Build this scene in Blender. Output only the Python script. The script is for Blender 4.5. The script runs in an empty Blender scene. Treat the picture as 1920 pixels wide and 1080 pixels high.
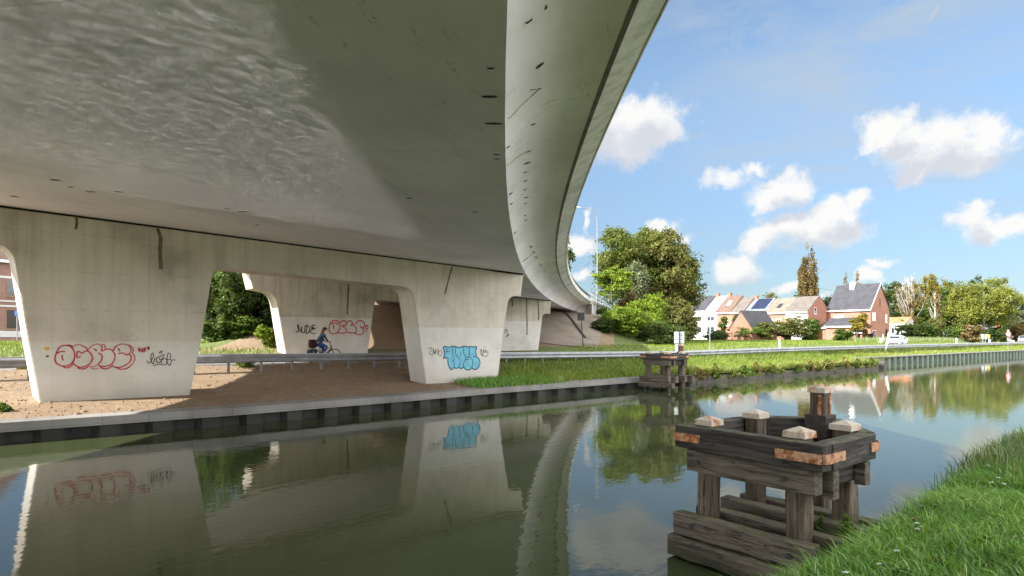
import bpy, bmesh, math, random
import numpy as np
from mathutils import Vector, Matrix

random.seed(11)
RNG = np.random.default_rng(11)
scene = bpy.context.scene
COL = scene.collection
CAMZ, F, HY = 2.5, 1150.0, 630.0
SIN, COS = 0.8, 0.6          # canal direction against the viewing direction


# ------------------------------------------------------------------ measuring helpers
def cam2w(X, Z):
    return (SIN * X + COS * Z, -COS * X + SIN * Z)


def PD(x, d):
    """point of the sight line through column x on the vertical plane Y = d -> (s, Z)"""
    r = (x - 960) / F
    s = d * (SIN * r + COS) / (SIN - COS * r)
    return s, COS * s + SIN * d


def PL(x, y, d):
    s, Z = PD(x, d)
    return s, CAMZ + (HY - y) / F * Z


def PZ(x, Z):
    return cam2w((x - 960) / F * Z, Z)


def zz(y, Z):
    return CAMZ + (HY - y) / F * Z


# ------------------------------------------------------------------ object helpers
def link(o):
    COL.objects.link(o)
    return o


def tag(o, label=None, cat=None, group=None, kind=None):
    if label: o['label'] = label
    if cat: o['category'] = cat
    if group: o['group'] = group
    if kind: o['kind'] = kind
    return o


def thing(name, label, cat, loc=(0, 0, 0), rz=0.0, group=None):
    o = link(bpy.data.objects.new(name, None))
    o.empty_display_size = 0.2
    o.location = loc
    o.rotation_euler = (0, 0, rz)
    return tag(o, label, cat, group)


def root_loc(p):
    v = Vector((0, 0, 0))
    while p is not None:
        v += p.location
        p = p.parent
    return v


class MB:
    def __init__(self):
        self.v, self.f, self.m = [], [], []

    def add(self, vs, fs, mi=0):
        b = len(self.v)
        self.v.extend([tuple(p) for p in vs])
        for q in fs:
            self.f.append(tuple(b + i for i in q))
            self.m.append(mi)

    def box(self, a, b, mi=0):
        x0, y0, z0 = a
        x1, y1, z1 = b
        vs = [(x0, y0, z0), (x1, y0, z0), (x1, y1, z0), (x0, y1, z0), (x0, y0, z1), (x1, y0, z1), (x1, y1, z1), (x0, y1, z1)]
        self.add(vs, [(0, 3, 2, 1), (4, 5, 6, 7), (0, 1, 5, 4), (1, 2, 6, 5), (2, 3, 7, 6), (3, 0, 4, 7)], mi)

    def fbox(self, o, u, w, a, b, z, mi=0):
        """box in the frame o + u*a + w*b (2-D vectors), z range"""
        vs = []
        for zz_ in z:
            for aa, bb in ((a[0], b[0]), (a[1], b[0]), (a[1], b[1]), (a[0], b[1])):
                vs.append((o[0] + u[0] * aa + w[0] * bb, o[1] + u[1] * aa + w[1] * bb, zz_))
        self.add(vs, [(0, 3, 2, 1), (4, 5, 6, 7), (0, 1, 5, 4), (1, 2, 6, 5), (2, 3, 7, 6), (3, 0, 4, 7)], mi)

    def tube(self, pts, radii, n=8, caps=True, mi=0):
        pts = [Vector(p) for p in pts]
        if not hasattr(radii, '__len__'): radii = [radii] * len(pts)
        rings = []
        ref = None
        for i, p in enumerate(pts):
            t = (pts[min(i + 1, len(pts) - 1)] - pts[max(i - 1, 0)])
            t = t.normalized() if t.length > 1e-9 else Vector((0, 0, 1))
            if ref is None:
                ref = Vector((1, 0, 0)) if abs(t.x) < 0.9 else Vector((0, 1, 0))
            a = (ref - t * ref.dot(t)).normalized()
            ref = a
            b = t.cross(a)
            rings.append([p + (a * math.cos(2 * math.pi * k / n) + b * math.sin(2 * math.pi * k / n)) * radii[i] for k in range(n)])
        vs = [q for r in rings for q in r]
        fs = []
        for i in range(len(pts) - 1):
            for k in range(n):
                k2 = (k + 1) % n
                fs.append((i * n + k, i * n + k2, (i + 1) * n + k2, (i + 1) * n + k))
        if caps:
            fs.append(tuple(reversed(range(n))))
            fs.append(tuple(range((len(pts) - 1) * n, len(pts) * n)))
        self.add(vs, fs, mi)

    def prism(self, poly, ext, mi=0):
        """poly: list of 3-D points, extruded by ext"""
        n = len(poly)
        e = Vector(ext)
        vs = [Vector(p) for p in poly] + [Vector(p) + e for p in poly]
        fs = [tuple(range(n)), tuple(reversed(range(n, 2 * n)))]
        for i in range(n):
            j = (i + 1) % n
            fs.append((i, i + n, j + n, j))
        self.add(vs, fs, mi)

    def sphere(self, c, r, sx=1, sy=1, sz=1, nu=12, nv=8, mi=0):
        vs, fs = [], []
        for j in range(nv + 1):
            th = math.pi * j / nv
            for i in range(nu):
                ph = 2 * math.pi * i / nu
                vs.append((c[0] + r * sx * math.sin(th) * math.cos(ph), c[1] + r * sy * math.sin(th) * math.sin(ph), c[2] + r * sz * math.cos(th)))
        for j in range(nv):
            for i in range(nu):
                i2 = (i + 1) % nu
                fs.append((j * nu + i, (j + 1) * nu + i, (j + 1) * nu + i2, j * nu + i2))
        self.add(vs, fs, mi)

    def build(self, name, mat, parent=None, smooth=False, world=True, loc=None, bevel=0, kind=None, recalc=True):
        off = root_loc(parent) if (parent is not None and world) else Vector((0, 0, 0))
        l = Vector(loc) if loc is not None else Vector((0, 0, 0))
        me = bpy.data.meshes.new(name)
        me.from_pydata([tuple(Vector(p) - off - l) for p in self.v], [], self.f)
        mats = mat if isinstance(mat, (list, tuple)) else [mat]
        for m in mats: me.materials.append(m)
        if len(mats) > 1:
            me.polygons.foreach_set('material_index', self.m)
        bm = bmesh.new()
        bm.from_mesh(me)
        if recalc: bmesh.ops.recalc_face_normals(bm, faces=bm.faces)
        if bevel:
            bmesh.ops.remove_doubles(bm, verts=bm.verts, dist=1e-5)
            es = [e for e in bm.edges if len(e.link_faces) == 2 and e.calc_face_angle(0) > 0.6]
            bmesh.ops.bevel(bm, geom=es, offset=bevel, segments=2, affect='EDGES', profile=0.6)
        bm.to_mesh(me)
        bm.free()
        if smooth:
            me.polygons.foreach_set('use_smooth', [True] * len(me.polygons))
        o = link(bpy.data.objects.new(name, me))
        o.location = l
        if parent is not None: o.parent = parent
        if kind: o['kind'] = kind
        return o


def np_mesh(name, verts, faces, mat, attr=None, parent=None, smooth=False):
    """verts (n,3), faces (m,k) arrays; optional per-vertex float attribute tint"""
    me = bpy.data.meshes.new(name)
    nv, (nf, k) = len(verts), faces.shape
    me.vertices.add(nv)
    me.vertices.foreach_set('co', np.ascontiguousarray(verts, dtype=np.float32).ravel())
    me.loops.add(nf * k)
    me.loops.foreach_set('vertex_index', np.ascontiguousarray(faces, dtype=np.int32).ravel())
    me.polygons.add(nf)
    me.polygons.foreach_set('loop_start', np.arange(0, nf * k, k, dtype=np.int32))
    me.polygons.foreach_set('loop_total', np.full(nf, k, dtype=np.int32))
    if smooth: me.polygons.foreach_set('use_smooth', np.ones(nf, dtype=bool))
    me.update(calc_edges=True)
    if attr is not None:
        a = me.attributes.new('tint', 'FLOAT', 'POINT')
        a.data.foreach_set('value', np.ascontiguousarray(attr, dtype=np.float32))
    me.materials.append(mat)
    o = link(bpy.data.objects.new(name, me))
    if parent is not None: o.parent = parent
    return o


def copy_tree(o, parent=None):
    c = o.copy()
    COL.objects.link(c)
    c.parent = parent
    c.matrix_parent_inverse = o.matrix_parent_inverse.copy()
    for ch in list(o.children):
        copy_tree(ch, c)
    return c


# ------------------------------------------------------------------ materials
class NT:
    def __init__(self, name):
        self.mat = bpy.data.materials.new(name)
        self.mat.use_nodes = True
        self.t = self.mat.node_tree
        self.t.nodes.clear()
        self.out = self.t.nodes.new('ShaderNodeOutputMaterial')

    def n(self, typ, **kw):
        nd = self.t.nodes.new(typ)
        for k, v in kw.items():
            if k.startswith('_'):
                setattr(nd, k[1:], v)
        for k, v in kw.items():
            if not k.startswith('_'):
                self.set(nd, k, v)
        return nd

    def set(self, nd, key, v):
        s = nd.inputs[int(key[1:])] if key[0] == 'i' and key[1:].isdigit() else nd.inputs[key.replace('__', ' ')]
        if isinstance(v, bpy.types.NodeSocket):
            self.t.links.new(v, s)
        else:
            if s.type == 'RGBA' and len(v) == 3: v = (*v, 1)
            s.default_value = v

    def math(self, op, a, b=0.0, c=None, clamp=False):
        nd = self.n('ShaderNodeMath', _operation=op, _use_clamp=clamp)
        self.set(nd, 'i0', a)
        self.set(nd, 'i1', b)
        if c is not None: self.set(nd, 'i2', c)
        return nd.outputs[0]

    def noise(self, vec, scale=1.0, detail=4.0, rough=0.55, dist=0.0):
        nd = self.n('ShaderNodeTexNoise', Scale=scale, Detail=detail, Roughness=rough, Distortion=dist)
        if vec is not None: self.set(nd, 'Vector', vec)
        return nd.outputs['Fac']

    def scale(self, vec, sc, loc=(0, 0, 0), rot=(0, 0, 0)):
        nd = self.n('ShaderNodeMapping', Scale=sc, Location=loc, Rotation=rot)
        self.set(nd, 'Vector', vec)
        return nd.outputs[0]

    def ramp(self, fac, stops):
        nd = self.n('ShaderNodeValToRGB')
        cr = nd.color_ramp
        while len(cr.elements) > 1: cr.elements.remove(cr.elements[-1])
        cr.elements[0].position = stops[0][0]
        cr.elements[0].color = (*stops[0][1], 1)
        for p, c in stops[1:]:
            e = cr.elements.new(p)
            e.color = (*c, 1)
        self.set(nd, 'i0', fac)
        return nd.outputs[0]

    def mix(self, fac, a, b, mode='MIX'):
        nd = self.n('ShaderNodeMix', _data_type='RGBA', _blend_type=mode)
        nd.clamp_factor = True
        self.set(nd, 'i0', fac)
        for idx, v in ((6, a), (7, b)):
            if isinstance(v, bpy.types.NodeSocket): self.t.links.new(v, nd.inputs[idx])
            else: nd.inputs[idx].default_value = (*v, 1)
        return nd.outputs[2]

    def maprange(self, v, a, b, c=0.0, d=1.0, smooth=False):
        nd = self.n('ShaderNodeMapRange', _interpolation_type='SMOOTHSTEP' if smooth else 'LINEAR')
        for k, x in zip(('i0', 'i1', 'i2', 'i3', 'i4'), (v, a, b, c, d)): self.set(nd, k, x)
        return nd.outputs[0]

    def objco(self):
        return self.n('ShaderNodeTexCoord').outputs['Object']

    def pos(self):
        return self.n('ShaderNodeNewGeometry').outputs['Position']

    def sep(self, v):
        nd = self.n('ShaderNodeSeparateXYZ')
        self.set(nd, 'i0', v)
        return nd.outputs

    def bump(self, h, strength=0.3, dist=0.02, normal=None):
        nd = self.n('ShaderNodeBump', Strength=strength, Distance=dist, Height=h)
        if normal is not None: self.set(nd, 'Normal', normal)
        return nd.outputs[0]

    def principled(self, color, rough=0.8, metal=0.0, normal=None, spec=0.5, **kw):
        nd = self.n('ShaderNodeBsdfPrincipled', Base__Color=color, Roughness=rough, Metallic=metal)
        nd.inputs['Specular IOR Level'].default_value = spec
        if normal is not None: self.set(nd, 'Normal', normal)
        for k, v in kw.items(): self.set(nd, k, v)
        return nd.outputs[0]

    def done(self, sh):
        self.t.links.new(sh, self.out.inputs['Surface'])
        return self.mat


def m_plain(name, col, rough=0.6, metal=0.0, var=0.15, scale=3.0, spec=0.4, bump=0.0):
    t = NT(name)
    p = t.objco()
    n = t.noise(p, scale, 5)
    c2 = tuple(min(1, x * (1 - var)) for x in col)
    c3 = tuple(min(1, x * (1 + var)) for x in col)
    c = t.ramp(n, [(0.3, c2), (0.7, c3)])
    nm = t.bump(t.noise(p, scale * 8, 3), bump, 0.01) if bump else None
    return t.done(t.principled(c, rough, metal, nm, spec))


def m_concrete(name, base, bands=None, streak=0.35, moss=0.0, warm=0.0, boards=True):
    """weathered cast concrete; bands: list of (s_limit, z_paint) painted below z_paint"""
    t = NT(name)
    p = t.pos()
    x, y, z = t.sep(p)
    big = t.noise(p, 0.45, 6, 0.6)
    fine = t.noise(p, 7.0, 6, 0.7)
    spk = t.noise(p, 26.0, 3, 0.6)
    st = t.noise(t.scale(p, (3.2, 3.2, 0.16)), 1.0, 5, 0.65)
    lo = tuple(c * 0.66 for c in base)
    hi = tuple(min(1, c * 1.15) for c in base)
    c = t.ramp(big, [(0.32, lo), (0.5, base), (0.72, hi)])
    c = t.mix(t.math('MULTIPLY', t.maprange(st, 0.46, 0.72, 0, streak * 1.3), t.maprange(z, 1.5, 5.0, 0.35, 1.0)), c, (base[0] * 0.45, base[1] * 0.42, base[2] * 0.36))
    c = t.mix(t.maprange(fine, 0.56, 0.80, 0, 0.35), c, (base[0] * 0.55, base[1] * 0.53, base[2] * 0.48))
    c = t.mix(t.maprange(spk, 0.70, 0.78, 0, 0.55), c, (0.06, 0.055, 0.045))
    if boards:
        fr = t.math('FRACT', t.math('MULTIPLY', z, 1 / 1.08))
        ln = t.maprange(t.math('ABSOLUTE', t.math('SUBTRACT', fr, 0.5)), 0.488, 0.498, 0, 0.4)
        fr2 = t.math('FRACT', t.math('MULTIPLY', x, 1 / 2.35))
        ln2 = t.maprange(t.math('ABSOLUTE', t.math('SUBTRACT', fr2, 0.5)), 0.4945, 0.4985, 0, 0.35)
        ln = t.math('MULTIPLY', t.math('MAXIMUM', ln, ln2), t.maprange(fine, 0.35, 0.6))
        c = t.mix(ln, c, (base[0] * 0.4, base[1] * 0.38, base[2] * 0.33))
    if bands:
        wob = t.math('MULTIPLY', t.math('SUBTRACT', t.noise(p, 2.0, 3), 0.5), 0.05)
        lim = None
        for s_lim, zp in bands:
            if lim is None:
                lim = zp
            else:
                g = t.math('GREATER_THAN', x, s_lim)
                lim = t.math('ADD', t.math('MULTIPLY', g, zp), t.math('MULTIPLY', t.math('SUBTRACT', 1.0, g), lim))
        msk = t.maprange(t.math('ADD', t.math('SUBTRACT', lim, z), wob), -0.015, 0.015)
        paint = t.ramp(t.noise(p, 1.3, 5), [(0.3, (0.54, 0.525, 0.49)), (0.7, (0.66, 0.65, 0.62))])
        paint = t.mix(t.maprange(spk, 0.72, 0.8, 0, 0.4), paint, (0.2, 0.18, 0.15))
        low = t.maprange(t.math('ADD', z, t.math('MULTIPLY', fine, 0.5)), 0.95, 1.5, 0.35, 0.0)
        paint = t.mix(low, paint, (0.36, 0.31, 0.24))
        c = t.mix(t.math('MULTIPLY', msk, t.maprange(big, 0.3, 0.7, 0.42, 0.72)), c, paint)
    nm = t.bump(t.math('ADD', fine, t.math('MULTIPLY', spk, 0.4)), 0.25, 0.015)
    return t.done(t.principled(c, 0.85, 0, nm, 0.25))


def m_soffit(name, base):
    t = NT(name)
    p = t.pos()
    q = t.scale(p, (1, 1, 1), rot=(0, 0, math.radians(-40)))
    big = t.noise(p, 0.35, 5, 0.6)
    fine = t.noise(p, 9.0, 5, 0.7)
    st = t.noise(t.scale(q, (0.35, 3.0, 1)), 1.0, 5, 0.65)
    c = t.ramp(big, [(0.3, tuple(k * 0.86 for k in base)), (0.7, tuple(k * 1.1 for k in base))])
    c = t.mix(t.maprange(st, 0.5, 0.75, 0, 0.28), c, tuple(k * 0.66 for k in base))
    crack = t.noise(t.scale(q, (0.22, 1.3, 1), (3, 1, 0)), 1.0, 6, 0.7)
    cm = t.maprange(t.math('ABSOLUTE', t.math('SUBTRACT', crack, 0.56)), 0.0, 0.0035, 1, 0)
    cm = t.math('MULTIPLY', cm, t.maprange(t.noise(p, 1.7, 4), 0.52, 0.6))
    c = t.mix(t.math('MULTIPLY', cm, 0.75), c, (0.09, 0.075, 0.06))
    spk = t.noise(p, 14.0, 3)
    c = t.mix(t.maprange(spk, 0.74, 0.78, 0, 0.6), c, (0.08, 0.06, 0.05))
    sx, sy, sz = t.sep(q)
    fr = t.math('FRACT', t.math('MULTIPLY', sy, 1 / 0.9))
    ln = t.maprange(t.math('ABSOLUTE', t.math('SUBTRACT', fr, 0.5)), 0.488, 0.497, 0, 0.16)
    c = t.mix(ln, c, tuple(k * 0.6 for k in base))
    fx = t.math('FRACT', t.math('MULTIPLY', sx, 1 / 4.4))
    lx_ = t.maprange(t.math('ABSOLUTE', t.math('SUBTRACT', fx, 0.5)), 0.4955, 0.4985, 0, 0.35)
    c = t.mix(lx_, c, tuple(k * 0.5 for k in base))
    nm = t.bump(fine, 0.15, 0.01)
    return t.done(t.principled(c, 0.85, 0, nm, 0.2))


def m_wood(name, tone=(0.098, 0.083, 0.064), moss=0.85, pale=0.45):
    t = NT(name)
    p = t.objco()
    oi = t.n('ShaderNodeObjectInfo').outputs['Random']
    off = t.n('ShaderNodeCombineXYZ', X=t.math('MULTIPLY', oi, 37.0), Y=t.math('MULTIPLY', oi, 11.0), Z=0.0).outputs[0]
    q = t.n('ShaderNodeVectorMath', _operation='ADD', i0=p, i1=off).outputs[0]
    grain = t.noise(t.scale(q, (1.1, 26, 26)), 1.0, 6, 0.65, 0.4)
    big = t.noise(t.scale(q, (1.2, 5, 5)), 1.0, 5, 0.6)
    crack = t.noise(t.scale(q, (0.9, 17, 17), (5, 2, 1)), 1.0, 4, 0.6, 0.7)
    c = t.ramp(grain, [(0.28, tuple(k * 0.35 for k in tone)), (0.5, tone), (0.75, tuple(k * 1.9 for k in tone))])
    c = t.mix(t.maprange(big, 0.50, 0.72, 0, pale), c, tuple(k * 2.6 for k in tone))
    c = t.mix(t.maprange(big, 0.46, 0.30, 0, 0.75), c, (0.022, 0.020, 0.018))
    cm = t.maprange(t.math('ABSOLUTE', t.math('SUBTRACT', crack, 0.5)), 0.0, 0.016, 0.85, 0)
    c = t.mix(cm, c, (0.008, 0.007, 0.006))
    nz = t.sep(t.n('ShaderNodeNewGeometry').outputs['Normal'])[2]
    mo = t.math('MULTIPLY', t.maprange(nz, 0.3, 0.9), t.maprange(t.noise(q, 3.5, 5, 0.65), 0.36, 0.62, 0, moss))
    c = t.mix(mo, c, t.ramp(t.noise(q, 14, 3), [(0.3, (0.07, 0.075, 0.025)), (0.7, (0.16, 0.15, 0.08))]))
    wz = t.sep(t.pos())[2]
    wet = t.maprange(t.math('ADD', wz, t.math('MULTIPLY', big, 0.25)), 0.18, 0.38, 0.75, 0)
    c = t.mix(wet, c, (0.03, 0.032, 0.016))
    h = t.math('SUBTRACT', t.math('MULTIPLY', grain, 0.8), t.math('MULTIPLY', cm, 1.2))
    nm = t.bump(h, 0.7, 0.02)
    return t.done(t.principled(c, 0.85, 0, nm, 0.25))


def m_rust(name, pale=0.5, thr=0.5):
    t = NT(name)
    p = t.objco()
    n = t.noise(p, 14, 6, 0.7)
    n2 = t.noise(p, 4, 4)
    c = t.ramp(n, [(0.30, (0.07, 0.025, 0.012)), (0.46, (0.27, 0.09, 0.035)), (0.56, (0.42, 0.22, 0.11)), (0.7, (0.50, 0.38, 0.27))])
    c = t.mix(t.maprange(n2, thr, thr + 0.12, 0, pale), c, (0.44, 0.40, 0.33))
    c = t.mix(t.maprange(t.noise(p, 30, 3), 0.64, 0.7, 0, 0.8), c, (0.06, 0.03, 0.02))
    return t.done(t.principled(c, 0.75, 0.1, t.bump(n, 0.4, 0.01), 0.3))


def m_leaf(name, stops, trans=0.30, gloss=0.015):
    t = NT(name)
    a = t.n('ShaderNodeAttribute', _attribute_name='tint').outputs['Fac']
    c = t.ramp(a, stops)
    df = t.n('ShaderNodeBsdfDiffuse', Color=c).outputs[0]
    tr = t.n('ShaderNodeBsdfTranslucent', Color=t.mix(0.45, c, (0.25, 0.32, 0.03), 'MIX')).outputs[0]
    mx = t.n('ShaderNodeMixShader', i0=trans, i1=df, i2=tr).outputs[0]
    gl = t.n('ShaderNodeBsdfGlossy', Color=(0.8, 0.85, 0.8), Roughness=0.45).outputs[0]
    mx = t.n('ShaderNodeMixShader', i0=gloss, i1=mx, i2=gl).outputs[0]
    return t.done(mx)


def m_brick(name, c1, c2, mortar=(0.32, 0.22, 0.175), sc=1.0):
    t = NT(name)
    p = t.pos()
    x, y, z = t.sep(p)
    v = t.n('ShaderNodeCombineXYZ', X=t.math('ADD', x, y), Y=z, Z=0.0).outputs[0]
    b = t.n('ShaderNodeTexBrick', Vector=v, Color1=c1, Color2=c2, Mortar=mortar, Scale=sc)
    b.inputs['Brick Width'].default_value = 0.24
    b.inputs['Row Height'].default_value = 0.08
    b.inputs['Mortar Size'].default_value = 0.010
    n = t.noise(p, 0.7, 5)
    c = t.mix(t.maprange(n, 0.35, 0.7, 0, 0.35), b.outputs['Color'], tuple(k * 0.7 for k in c1))
    return t.done(t.principled(c, 0.9, 0, None, 0.2))


def m_roof(name, col, tile=0.3):
    t = NT(name)
    p = t.pos()
    z = t.sep(p)[2]
    fr = t.math('FRACT', t.math('MULTIPLY', z, 1 / (tile * 0.7)))
    n = t.noise(p, 1.2, 5)
    n2 = t.noise(p, 9, 3)
    c = t.ramp(n, [(0.3, tuple(k * 0.75 for k in col)), (0.7, tuple(k * 1.25 for k in col))])
    c = t.mix(t.maprange(fr, 0.0, 0.25, 0.45, 0), c, tuple(k * 0.45 for k in col))
    c = t.mix(t.maprange(n2, 0.5, 0.75, 0, 0.35), c, tuple(k * 0.6 for k in col))
    return t.done(t.principled(c, 0.75, 0, None, 0.3))


def m_ground(name):
    """far bank and near bank soil: bare dirt under and beside the bridge, grass soil elsewhere"""
    t = NT(name)
    p = t.pos()
    x, y, z = t.sep(p)
    n1 = t.noise(p, 0.6, 5, 0.6)
    n2 = t.noise(p, 5.0, 6, 0.7)
    n3 = t.noise(p, 30.0, 3, 0.6)
    dirt = t.ramp(n2, [(0.28, (0.20, 0.135, 0.085)), (0.5, (0.225, 0.165, 0.11)), (0.72, (0.30, 0.235, 0.17))])
    dirt = t.mix(t.maprange(n1, 0.45, 0.65, 0, 0.6), dirt, (0.19, 0.13, 0.08))
    dirt = t.mix(t.maprange(n3, 0.62, 0.72, 0, 0.5), dirt, (0.42, 0.36, 0.29))
    grass = t.ramp(n2, [(0.3, (0.065, 0.085, 0.03)), (0.55, (0.13, 0.155, 0.055)), (0.75, (0.19, 0.19, 0.085))])
    # dirt where s < 15.5 + 0.9*(d-21) on the canal side of the road, and between the piers
    lim = t.math('ADD', 15.0, t.math('MULTIPLY', t.math('SUBTRACT', y, 21.0), 0.75))
    a = t.math('SUBTRACT', t.math('ADD', lim, t.math('MULTIPLY', t.math('SUBTRACT', n1, 0.5), 5.0)), x)
    m = t.maprange(a, -0.4, 0.4)
    m = t.math('MULTIPLY', m, t.maprange(y, 36.2, 37.2, 1, 0))
    m = t.math('MULTIPLY', m, t.math('GREATER_THAN', y, 10.0))
    # dry earth under the deck between the far pier and the slope
    lim2 = t.math('ADD', 4.5, t.math('MULTIPLY', t.math('SUBTRACT', y, 36.0), 0.98))
    b = t.math('MULTIPLY', t.math('GREATER_THAN', x, lim2), t.math('LESS_THAN', x, t.math('ADD', lim2, 33.5)))
    b = t.math('MULTIPLY', b, t.math('MULTIPLY', t.math('GREATER_THAN', y, 37.6), t.math('LESS_THAN', y, 54.0)))
    m = t.math('MAXIMUM', m, b)
    c = t.mix(m, grass, dirt)
    nm = t.bump(t.math('ADD', n2, t.math('MULTIPLY', n3, 0.3)), 0.8, 0.06)
    return t.done(t.principled(c, 0.95, 0, nm, 0.1))


def m_water(name):
    t = NT(name)
    p = t.pos()
    rot = t.scale(p, (1, 1, 1), rot=(0, 0, math.radians(-20)))
    a = t.noise(t.scale(rot, (2.6, 5.2, 1)), 1.0, 2, 0.5, 0.3)
    b = t.noise(t.scale(p, (6.0, 9.0, 1), rot=(0, 0, 0.6)), 1.0, 2, 0.5, 0.2)
    c = t.noise(t.scale(p, (0.12, 0.2, 1)), 1.0, 2)
    patch = t.maprange(c, 0.35, 0.65, 0.75, 1.15)
    h = t.math('MULTIPLY', t.math('ADD', a, t.math('MULTIPLY', b, 0.32)), patch)
    nm = t.bump(h, 1.0, WAVE)
    col = t.ramp(t.noise(p, 0.15, 3), [(0.3, (0.036, 0.046, 0.020)), (0.7, (0.050, 0.060, 0.027))])
    return t.done(t.principled(col, 0.025, 0, nm, 0.5, IOR=1.333))


WAVE = 0.0021
M = {}
M['pier1'] = m_concrete('pier_concrete', (0.54, 0.49, 0.42), [(0, 2.33), (7.5, 2.84)], 0.30)
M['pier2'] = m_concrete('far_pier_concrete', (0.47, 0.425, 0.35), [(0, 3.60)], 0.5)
M['conc'] = m_concrete('pale_concrete', (0.60, 0.585, 0.54), None, 0.4, boards=False)
M['cant'] = m_soffit('cantilever_concrete', (0.79, 0.75, 0.77))
M['soffit'] = m_soffit('soffit_concrete', (0.72, 0.70, 0.73))
M['edge'] = m_concrete('edge_concrete', (0.64, 0.63, 0.59), None, 0.5, boards=False)
M['dark_edge'] = m_concrete('dark_concrete', (0.32, 0.305, 0.275), None, 0.5, boards=False)
M['paving'] = m_concrete('slope_concrete', (0.23, 0.19, 0.15), None, 0.5, boards=False)
M['white_paint'] = m_concrete('white_wall_paint', (0.74, 0.74, 0.72), None, 0.15, boards=False)
M['asphalt'] = m_plain('asphalt', (0.07, 0.07, 0.07), 0.9, var=0.25, scale=2)
M['path'] = m_plain('pale_asphalt', (0.22, 0.21, 0.19), 0.9, var=0.2, scale=1)
M['line'] = m_plain('road_paint', (0.75, 0.75, 0.73), 0.7)
M['black'] = m_plain('dark_gap', (0.015, 0.014, 0.013), 0.9)
M['stain'] = m_plain('dark_scuff', (0.035, 0.03, 0.026), 0.9, var=0.4, scale=9)
M['ruststain'] = m_plain('rust_streak', (0.30, 0.19, 0.10), 0.9, var=0.3, scale=6)
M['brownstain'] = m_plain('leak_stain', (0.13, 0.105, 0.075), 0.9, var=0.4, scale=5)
M['red'] = m_plain('red_spray_paint', (0.42, 0.055, 0.06), 0.6, var=0.35, scale=4)
M['redlight'] = m_plain('worn_red_spray_paint', (0.46, 0.16, 0.15), 0.6, var=0.35, scale=4)
M['ink'] = m_plain('black_spray_paint', (0.035, 0.037, 0.045), 0.6)
M['blue'] = m_plain('light_blue_spray_paint', (0.14, 0.42, 0.55), 0.6, var=0.22, scale=2.5)
M['navy'] = m_plain('dark_blue_spray_paint', (0.012, 0.06, 0.11), 0.6)
M['orange'] = m_plain('orange_spray_paint', (0.60, 0.33, 0.03), 0.6)
M['galv'] = m_plain('galvanised_steel', (0.27, 0.28, 0.29), 0.6, 0.5, 0.25, 2)
M['postmetal'] = m_plain('dull_galvanised_steel', (0.20, 0.20, 0.20), 0.7, 0.3, 0.3, 2)
M['steel'] = m_plain('grey_painted_steel', (0.40, 0.42, 0.44), 0.5, 0.3)
M['darksteel'] = m_plain('dark_painted_steel', (0.03, 0.035, 0.035), 0.5, 0.2)
M['pile'] = m_plain('black_wet_piling', (0.016, 0.016, 0.012), 0.7, 0, 0.6, 1.5)
M['greenpile'] = m_plain('green_sheet_piling', (0.10, 0.135, 0.10), 0.6, 0.1, 0.3, 1.0)
M['stone'] = m_concrete('old_quay_stone', (0.10, 0.09, 0.075), None, 0.7, boards=False)
M['cap'] = m_concrete('quay_cap_concrete', (0.22, 0.21, 0.195), None, 0.4, boards=False)
M['ground'] = m_ground('bank_ground')
M['water'] = m_water('canal_water')
M['wood'] = m_wood('weathered_timber')
M['woodpost'] = m_wood('weathered_timber_post', (0.092, 0.072, 0.052), 0.1, 0.6)
M['wooddark'] = m_wood('dark_timber', (0.048, 0.043, 0.037), 0.8, 0.2)
M['rust'] = m_rust('rusty_iron', 0.25)
M['captin'] = m_rust('rusted_white_cap', 0.88, 0.37)
M['glass'] = m_plain('window_glass', (0.03, 0.035, 0.04), 0.08, 0, spec=0.8)
M['white'] = m_plain('white_paint', (0.78, 0.78, 0.77), 0.5, var=0.05)
M['offwhite'] = m_plain('off_white_render', (0.55, 0.54, 0.52), 0.8, var=0.08)
M['brick_o'] = m_brick('orange_brick', (0.31, 0.128, 0.085), (0.37, 0.175, 0.12))
M['brick_r'] = m_brick('red_brick', (0.30, 0.11, 0.075), (0.36, 0.155, 0.105))
M['brick_d'] = m_brick('brown_red_brick', (0.22, 0.115, 0.095), (0.30, 0.165, 0.14))
M['roof_slate'] = m_roof('slate_roof', (0.045, 0.045, 0.052))
M['roof_orange'] = m_roof('orange_tile_roof', (0.40, 0.155, 0.075))
M['roof_brown'] = m_roof('brown_tile_roof', (0.125, 0.08, 0.06))
M['roof_grey'] = m_roof('grey_tile_roof', (0.12, 0.105, 0.09))
M['roof_tan'] = m_roof('tan_tile_roof', (0.16, 0.135, 0.105))
M['roof_pale'] = m_roof('pale_metal_roof', (0.27, 0.285, 0.28))
M['roof_blue'] = m_roof('blue_grey_roof', (0.15, 0.175, 0.20))
M['solar'] = m_plain('solar_panel', (0.02, 0.025, 0.05), 0.15, spec=0.8)
M['bark'] = m_plain('bark', (0.10, 0.08, 0.06), 0.95, var=0.4, scale=5)
M['palebark'] = m_plain('pale_birch_bark', (0.36, 0.33, 0.28), 0.9, var=0.3, scale=4)
M['skin'] = m_plain('skin', (0.50, 0.30, 0.22), 0.6, var=0.05)
M['hair'] = m_plain('red_brown_hair', (0.22, 0.055, 0.02), 0.6)
M['jacket'] = m_plain('blue_jacket_cloth', (0.035, 0.075, 0.13), 0.85)
M['jeans'] = m_plain('blue_jeans_cloth', (0.045, 0.10, 0.33), 0.9)
M['capcloth'] = m_plain('dark_cap_cloth', (0.03, 0.028, 0.03), 0.9)
M['tyre'] = m_plain('tyre_rubber', (0.018, 0.018, 0.018), 0.8)
M['frame'] = m_plain('dark_bike_frame', (0.05, 0.05, 0.055), 0.4, 0.3)
M['bag'] = m_plain('black_bag_cloth', (0.022, 0.024, 0.028), 0.85)
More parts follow.
